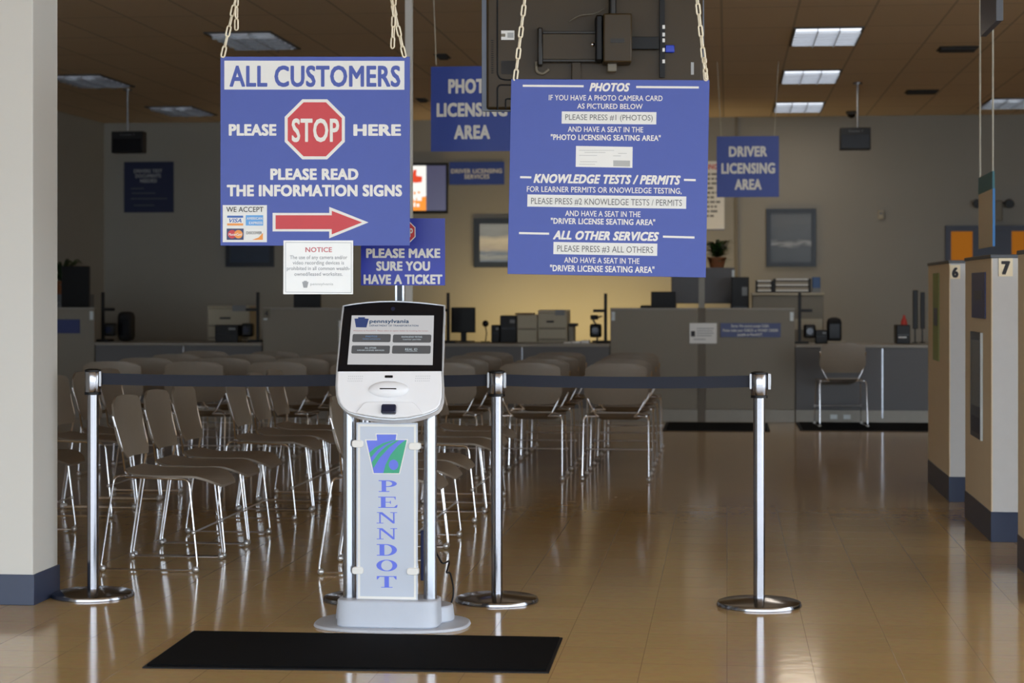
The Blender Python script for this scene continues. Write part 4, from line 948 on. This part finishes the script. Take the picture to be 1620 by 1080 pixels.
def big(t, w, h, d):
    MB().box(-w/2-.01, w/2+.01, -.02, d, h, h+.03, 'beige_plastic').obj('lid', t, bevel=.006); MB().box(-w*.48, w*.48, -.01, 0, h*.62, h*.72, 'beige_dark').obj('drawer_line', t); MB().box(w*.05, w*.48, -.012, 0, h*.3, h*.52, 'beige_plastic').obj('front_tray', t)
tc, w, h = cabinet_box('office_copier', 'wide beige office copier under the black letter trays', 'copier', 1190, 1303, 467, 540, 21.75, .5, 'beige_dark', DT, big)
ctop = DT+h+.03
cabinet_box('desk_printer', 'tall black stacked printer between overhead cabinet and letter trays', 'printer', 1157, 1185, 438, 540, 21.9, .3, 'black_plastic', DT, slots)
trays('low black letter tray beside the stacked black printer', 1197, 1221, 447, 466, 22.15, ctop, 3)
trays('wider black letter tray on the beige office copier', 1225, 1281, 443, 465, 22.15, ctop, 3)
t, w, h = cabinet_box('leaflet_box', 'small blue box at the end of the beige office copier', 'box', 1285, 1298, 438, 462, 22.1, .12, 'blue_box', ctop); MB().box(-w/2, w/2, -.002, 0, 0, h*.3, 'grey_plastic').obj('label_strip', t)
# right counter
camera_pole(1265, 463, 20.35, CT, 'black camera pole stand at the end of the chair counter', 1)
cabinet_box('signature_unit', 'low black box at the foot of the camera pole, chair counter', 'device', 1290, 1309, 522, 545, 20.3, .2, 'black_plastic', CT, slots)
t, w, h = cabinet_box('privacy_hood', 'rounded black hood on the chair counter behind the keyboard', 'hood', 1309, 1332, 502, 545, 20.45, .22, 'black_matte', CT, lambda t, w, h, d: MB().box(-w*.35, w*.35, -.004, 0, h*.2, h*.75, 'black_gloss').obj('opening', t), .05)
x = place(1324, 20.15); t = thing('computer_keyboard', 'beige keyboard on the chair counter edge', 'keyboard', (x, 20.12, CT)); MB().box(-.10, .10, -.06, .06, 0, .025, 'beige_dark').obj('case', t, bevel=.006)
m = MB(); 
for i in range(9):
    for j in range(4): m.box(-.092+i*.0205, -.092+i*.0205+.017, -.05+j*.025, -.03+j*.025, .025, .033, 'beige_plastic')
m.obj('keys', t)
cabinet_box('card_printer', 'low black printer with white slip beside booth 6', 'printer', 1418, 1440, 514, 545, 20.35, .3, 'black_plastic', CT, lambda t, w, h, d: (MB().box(-w*.35, w*.2, -.05, .0, h*.32, h*.38, 'paper').obj('paper_slip', t), MB().box(-w*.4, w*.4, -.004, 0, h*.45, h*.5, 'black_gloss').obj('paper_slot', t)))
h2 = at(1430, 514, 20.35).z
t = tag(MB().lathe([(.035, 0), (.03, .04), (.012, .08), (.012, .10)], 'red_tag', 14).obj('red_bottle', loc=(place(1431, 20.4), 20.45, h2)), 'small red bottle standing on the low black printer', 'bottle')
monitor(1444, 1452, 459, 520, 20.55, CT, 'thin black screen turned edge-on beside booth 6', 0, .03); monitor(1456, 1463, 462, 520, 20.6, CT, 'pale-lit slim screen edge-on behind the black one', 0, .03)
# unlit counter
monitor(98, 142, 421, 500, 21.2, .75, 'large dark monitor near the pillar in the unlit corner')
MBt = thing('rear_desk', 'dark staff desk behind the dim partition by the pillar', 'desk', (place(120, 21.3), 21.3, 0)); MB().box(-.9, .9, -.3, .3, .72, .75, 'worktop').obj('worktop', MBt)
for sx in (-1, 1): MB().box(sx*.85-.02, sx*.85+.02, -.28, .28, 0, .72, 'grey_plastic').obj('side_panel', MBt)
plant((place(99, 22.3), 22.3, 1.30), 1.2, 'dark leafy plant near the pillar in the unlit corner', 'terracotta', 70, 9)
t = thing('filing_cabinet', 'tall grey filing cabinet in the unlit corner under the plant', 'cabinet', (place(99, 22.3), 22.3, 0)); MB().box(-.3, .3, -.2, .25, 0, 1.30, 'fabric_cool').obj('body', t)
for k in range(4): dwr = MB().box(-.28, .28, -.215, -.201, .04+k*.315, .33+k*.315, 'fabric_cool').obj('drawer', t); MB().box(-.06, .06, -.235, -.216, .24+k*.315, .26+k*.315, 'aluminium').obj('handle', dwr)
camera_pole(163, 462, 20.35, CT, 'dark camera pole stand on the unlit counter near the pillar', 1)
cabinet_box('privacy_hood', 'rounded black hood on the unlit counter near the pillar', 'hood', 184, 206, 493, 543, 20.45, .22, 'black_matte', CT, lambda t, w, h, d: MB().box(-w*.35, w*.35, -.004, 0, h*.2, h*.75, 'black_gloss').obj('opening', t), .05)
cabinet_box('document_copier', 'dim beige copier on the unlit counter under the framed picture', 'copier', 328, 395, 488, 543, 20.5, .4, 'beige_plastic', CT, copier)
camera_pole(408, 462, 20.3, CT, 'dark camera pole stand at the number four partition', -1)
cabinet_box('signature_unit', 'black low box before the dim beige copier', 'device', 340, 376, 514, 543, 20.1, .2, 'black_plastic', CT, slots)
MBt = thing('rear_desk', 'staff desk hidden behind the partition in back of the kiosk', 'desk', (place(520, 21.4), 21.4, 0)); MB().box(-.8, .8, -.3, .3, .72, .75, 'worktop').obj('worktop', MBt)
for sx in (-1, 1): MB().box(sx*.75-.02, sx*.75+.02, -.28, .28, 0, .72, 'grey_plastic').obj('side_panel', MBt)
monitor(465, 508, 455, 490, 21.4, .75, 'black screen above the partition, under the NOTICE sheet')

# ------------------------------------------------------------------ number booths
BX = 1.41
def booth(y0, y1, label, num, plate):
    t = thing('booth_divider', label, 'booth', (BX, (y0+y1)/2, 0)); L = (y1-y0)/2; wd = .62; h = 1.535
    m = MB(); m.box(0, wd, -L, L, .0, h-.02, 'booth_face'); o = m.obj('body', t, smooth=False)
    MB().box(-.006, -.0, -L+.0, L, .16, h-.02, 'booth_side').obj('side_panel', t)
    MB().box(-.012, wd+.006, -L-.010, L+.006, h-.02, h, 'booth_cap').obj('top_cap', t, bevel=.003)
    MB().box(-.010, wd, -L-.010, L, 0, .16, 'base_blue').obj('kick_board', t, bevel=.002)
    if num:
        px0, px1, py0, py1 = plate; a, b = at(px0, py1, y0), at(px1, py0, y0); x0, x1 = a.x-BX, b.x-BX; z0, z1 = a.z, b.z
        m = MB(); m.box(x0, x1, -L-.004, -L, z0, z1, 'plate_cream'); w = x1-x0; m.text(num, None, None, x0+w*.17, x1-w*.17, z0+(z1-z0)*.13, (z1-z0)*.74, -L-.005, 'ink', .05); m.obj('number_plate', t, smooth=False)
    return t, L
b6, L6 = booth(12.6, 13.9, 'beige booth divider bearing number 6 plate', '6', (1503, 1519, 419, 441))
b7, L7 = booth(10.62, 11.76, 'beige booth divider bearing number 7 plate, posters on its side', '7', (1580, 1602, 408, 437))
booth(8.5, 9.66, 'booth divider cut off by the photo edge, nearest of the booths', None, None)
def side_poster(label, px0, px1, z_px, bt, mt, border):
    # on the left-hand face of the booths, plane X = BX
    def onx(px, py):
        u = (px-CX)/F; s = BX/(u*ct-st); return ad(px, py, s)
    a, b = onx(px0, (z_px[0]+z_px[1])/2), onx(px1, (z_px[0]+z_px[1])/2); y0, y1 = b.y, a.y; zt = (onx(px0, z_px[0]).z+onx(px1, z_px[0]).z)/2; zb = (onx(px0, z_px[1]).z+onx(px1, z_px[1]).z)/2
    t = thing('side_poster', label, 'poster', (BX-.008, (y0+y1)/2, zb)); L = (y1-y0)/2
    MB().box(-.006, 0, -L, L, 0, zt-zb, mt).obj('sheet', t)
    if border:
        MB().box(-.014, .0, -L-.006, -L, 0, zt-zb, border).obj('edge', t)
        m = MB(); m.box(-.0075, -.0061, -L*.7, L*.8, (zt-zb)*.30, (zt-zb)*.93, 'glass_dark'); m.box(-.0075, -.0061, -L*.7, L*.8, (zt-zb)*.05, (zt-zb)*.2, 'base_blue'); m.obj('picture', t)
    else:
        m = MB(); m.box(-.0075, -.0061, -L*.6, L*.6, (zt-zb)*.4, (zt-zb)*.6, 'base_blue'); m.obj('picture', t)
side_poster('upper navy poster on the side of booth 7', 1541, 1562, (431, 503), None, 'poster_navy', None)
side_poster('lower tall framed poster on the side of booth 7', 1539, 1557, (525, 692), None, 'poster_dark', 'outlet')
side_poster('long pale green paper on the side of booth 6', 1479, 1488, (432, 570), None, 'green_paper', None)
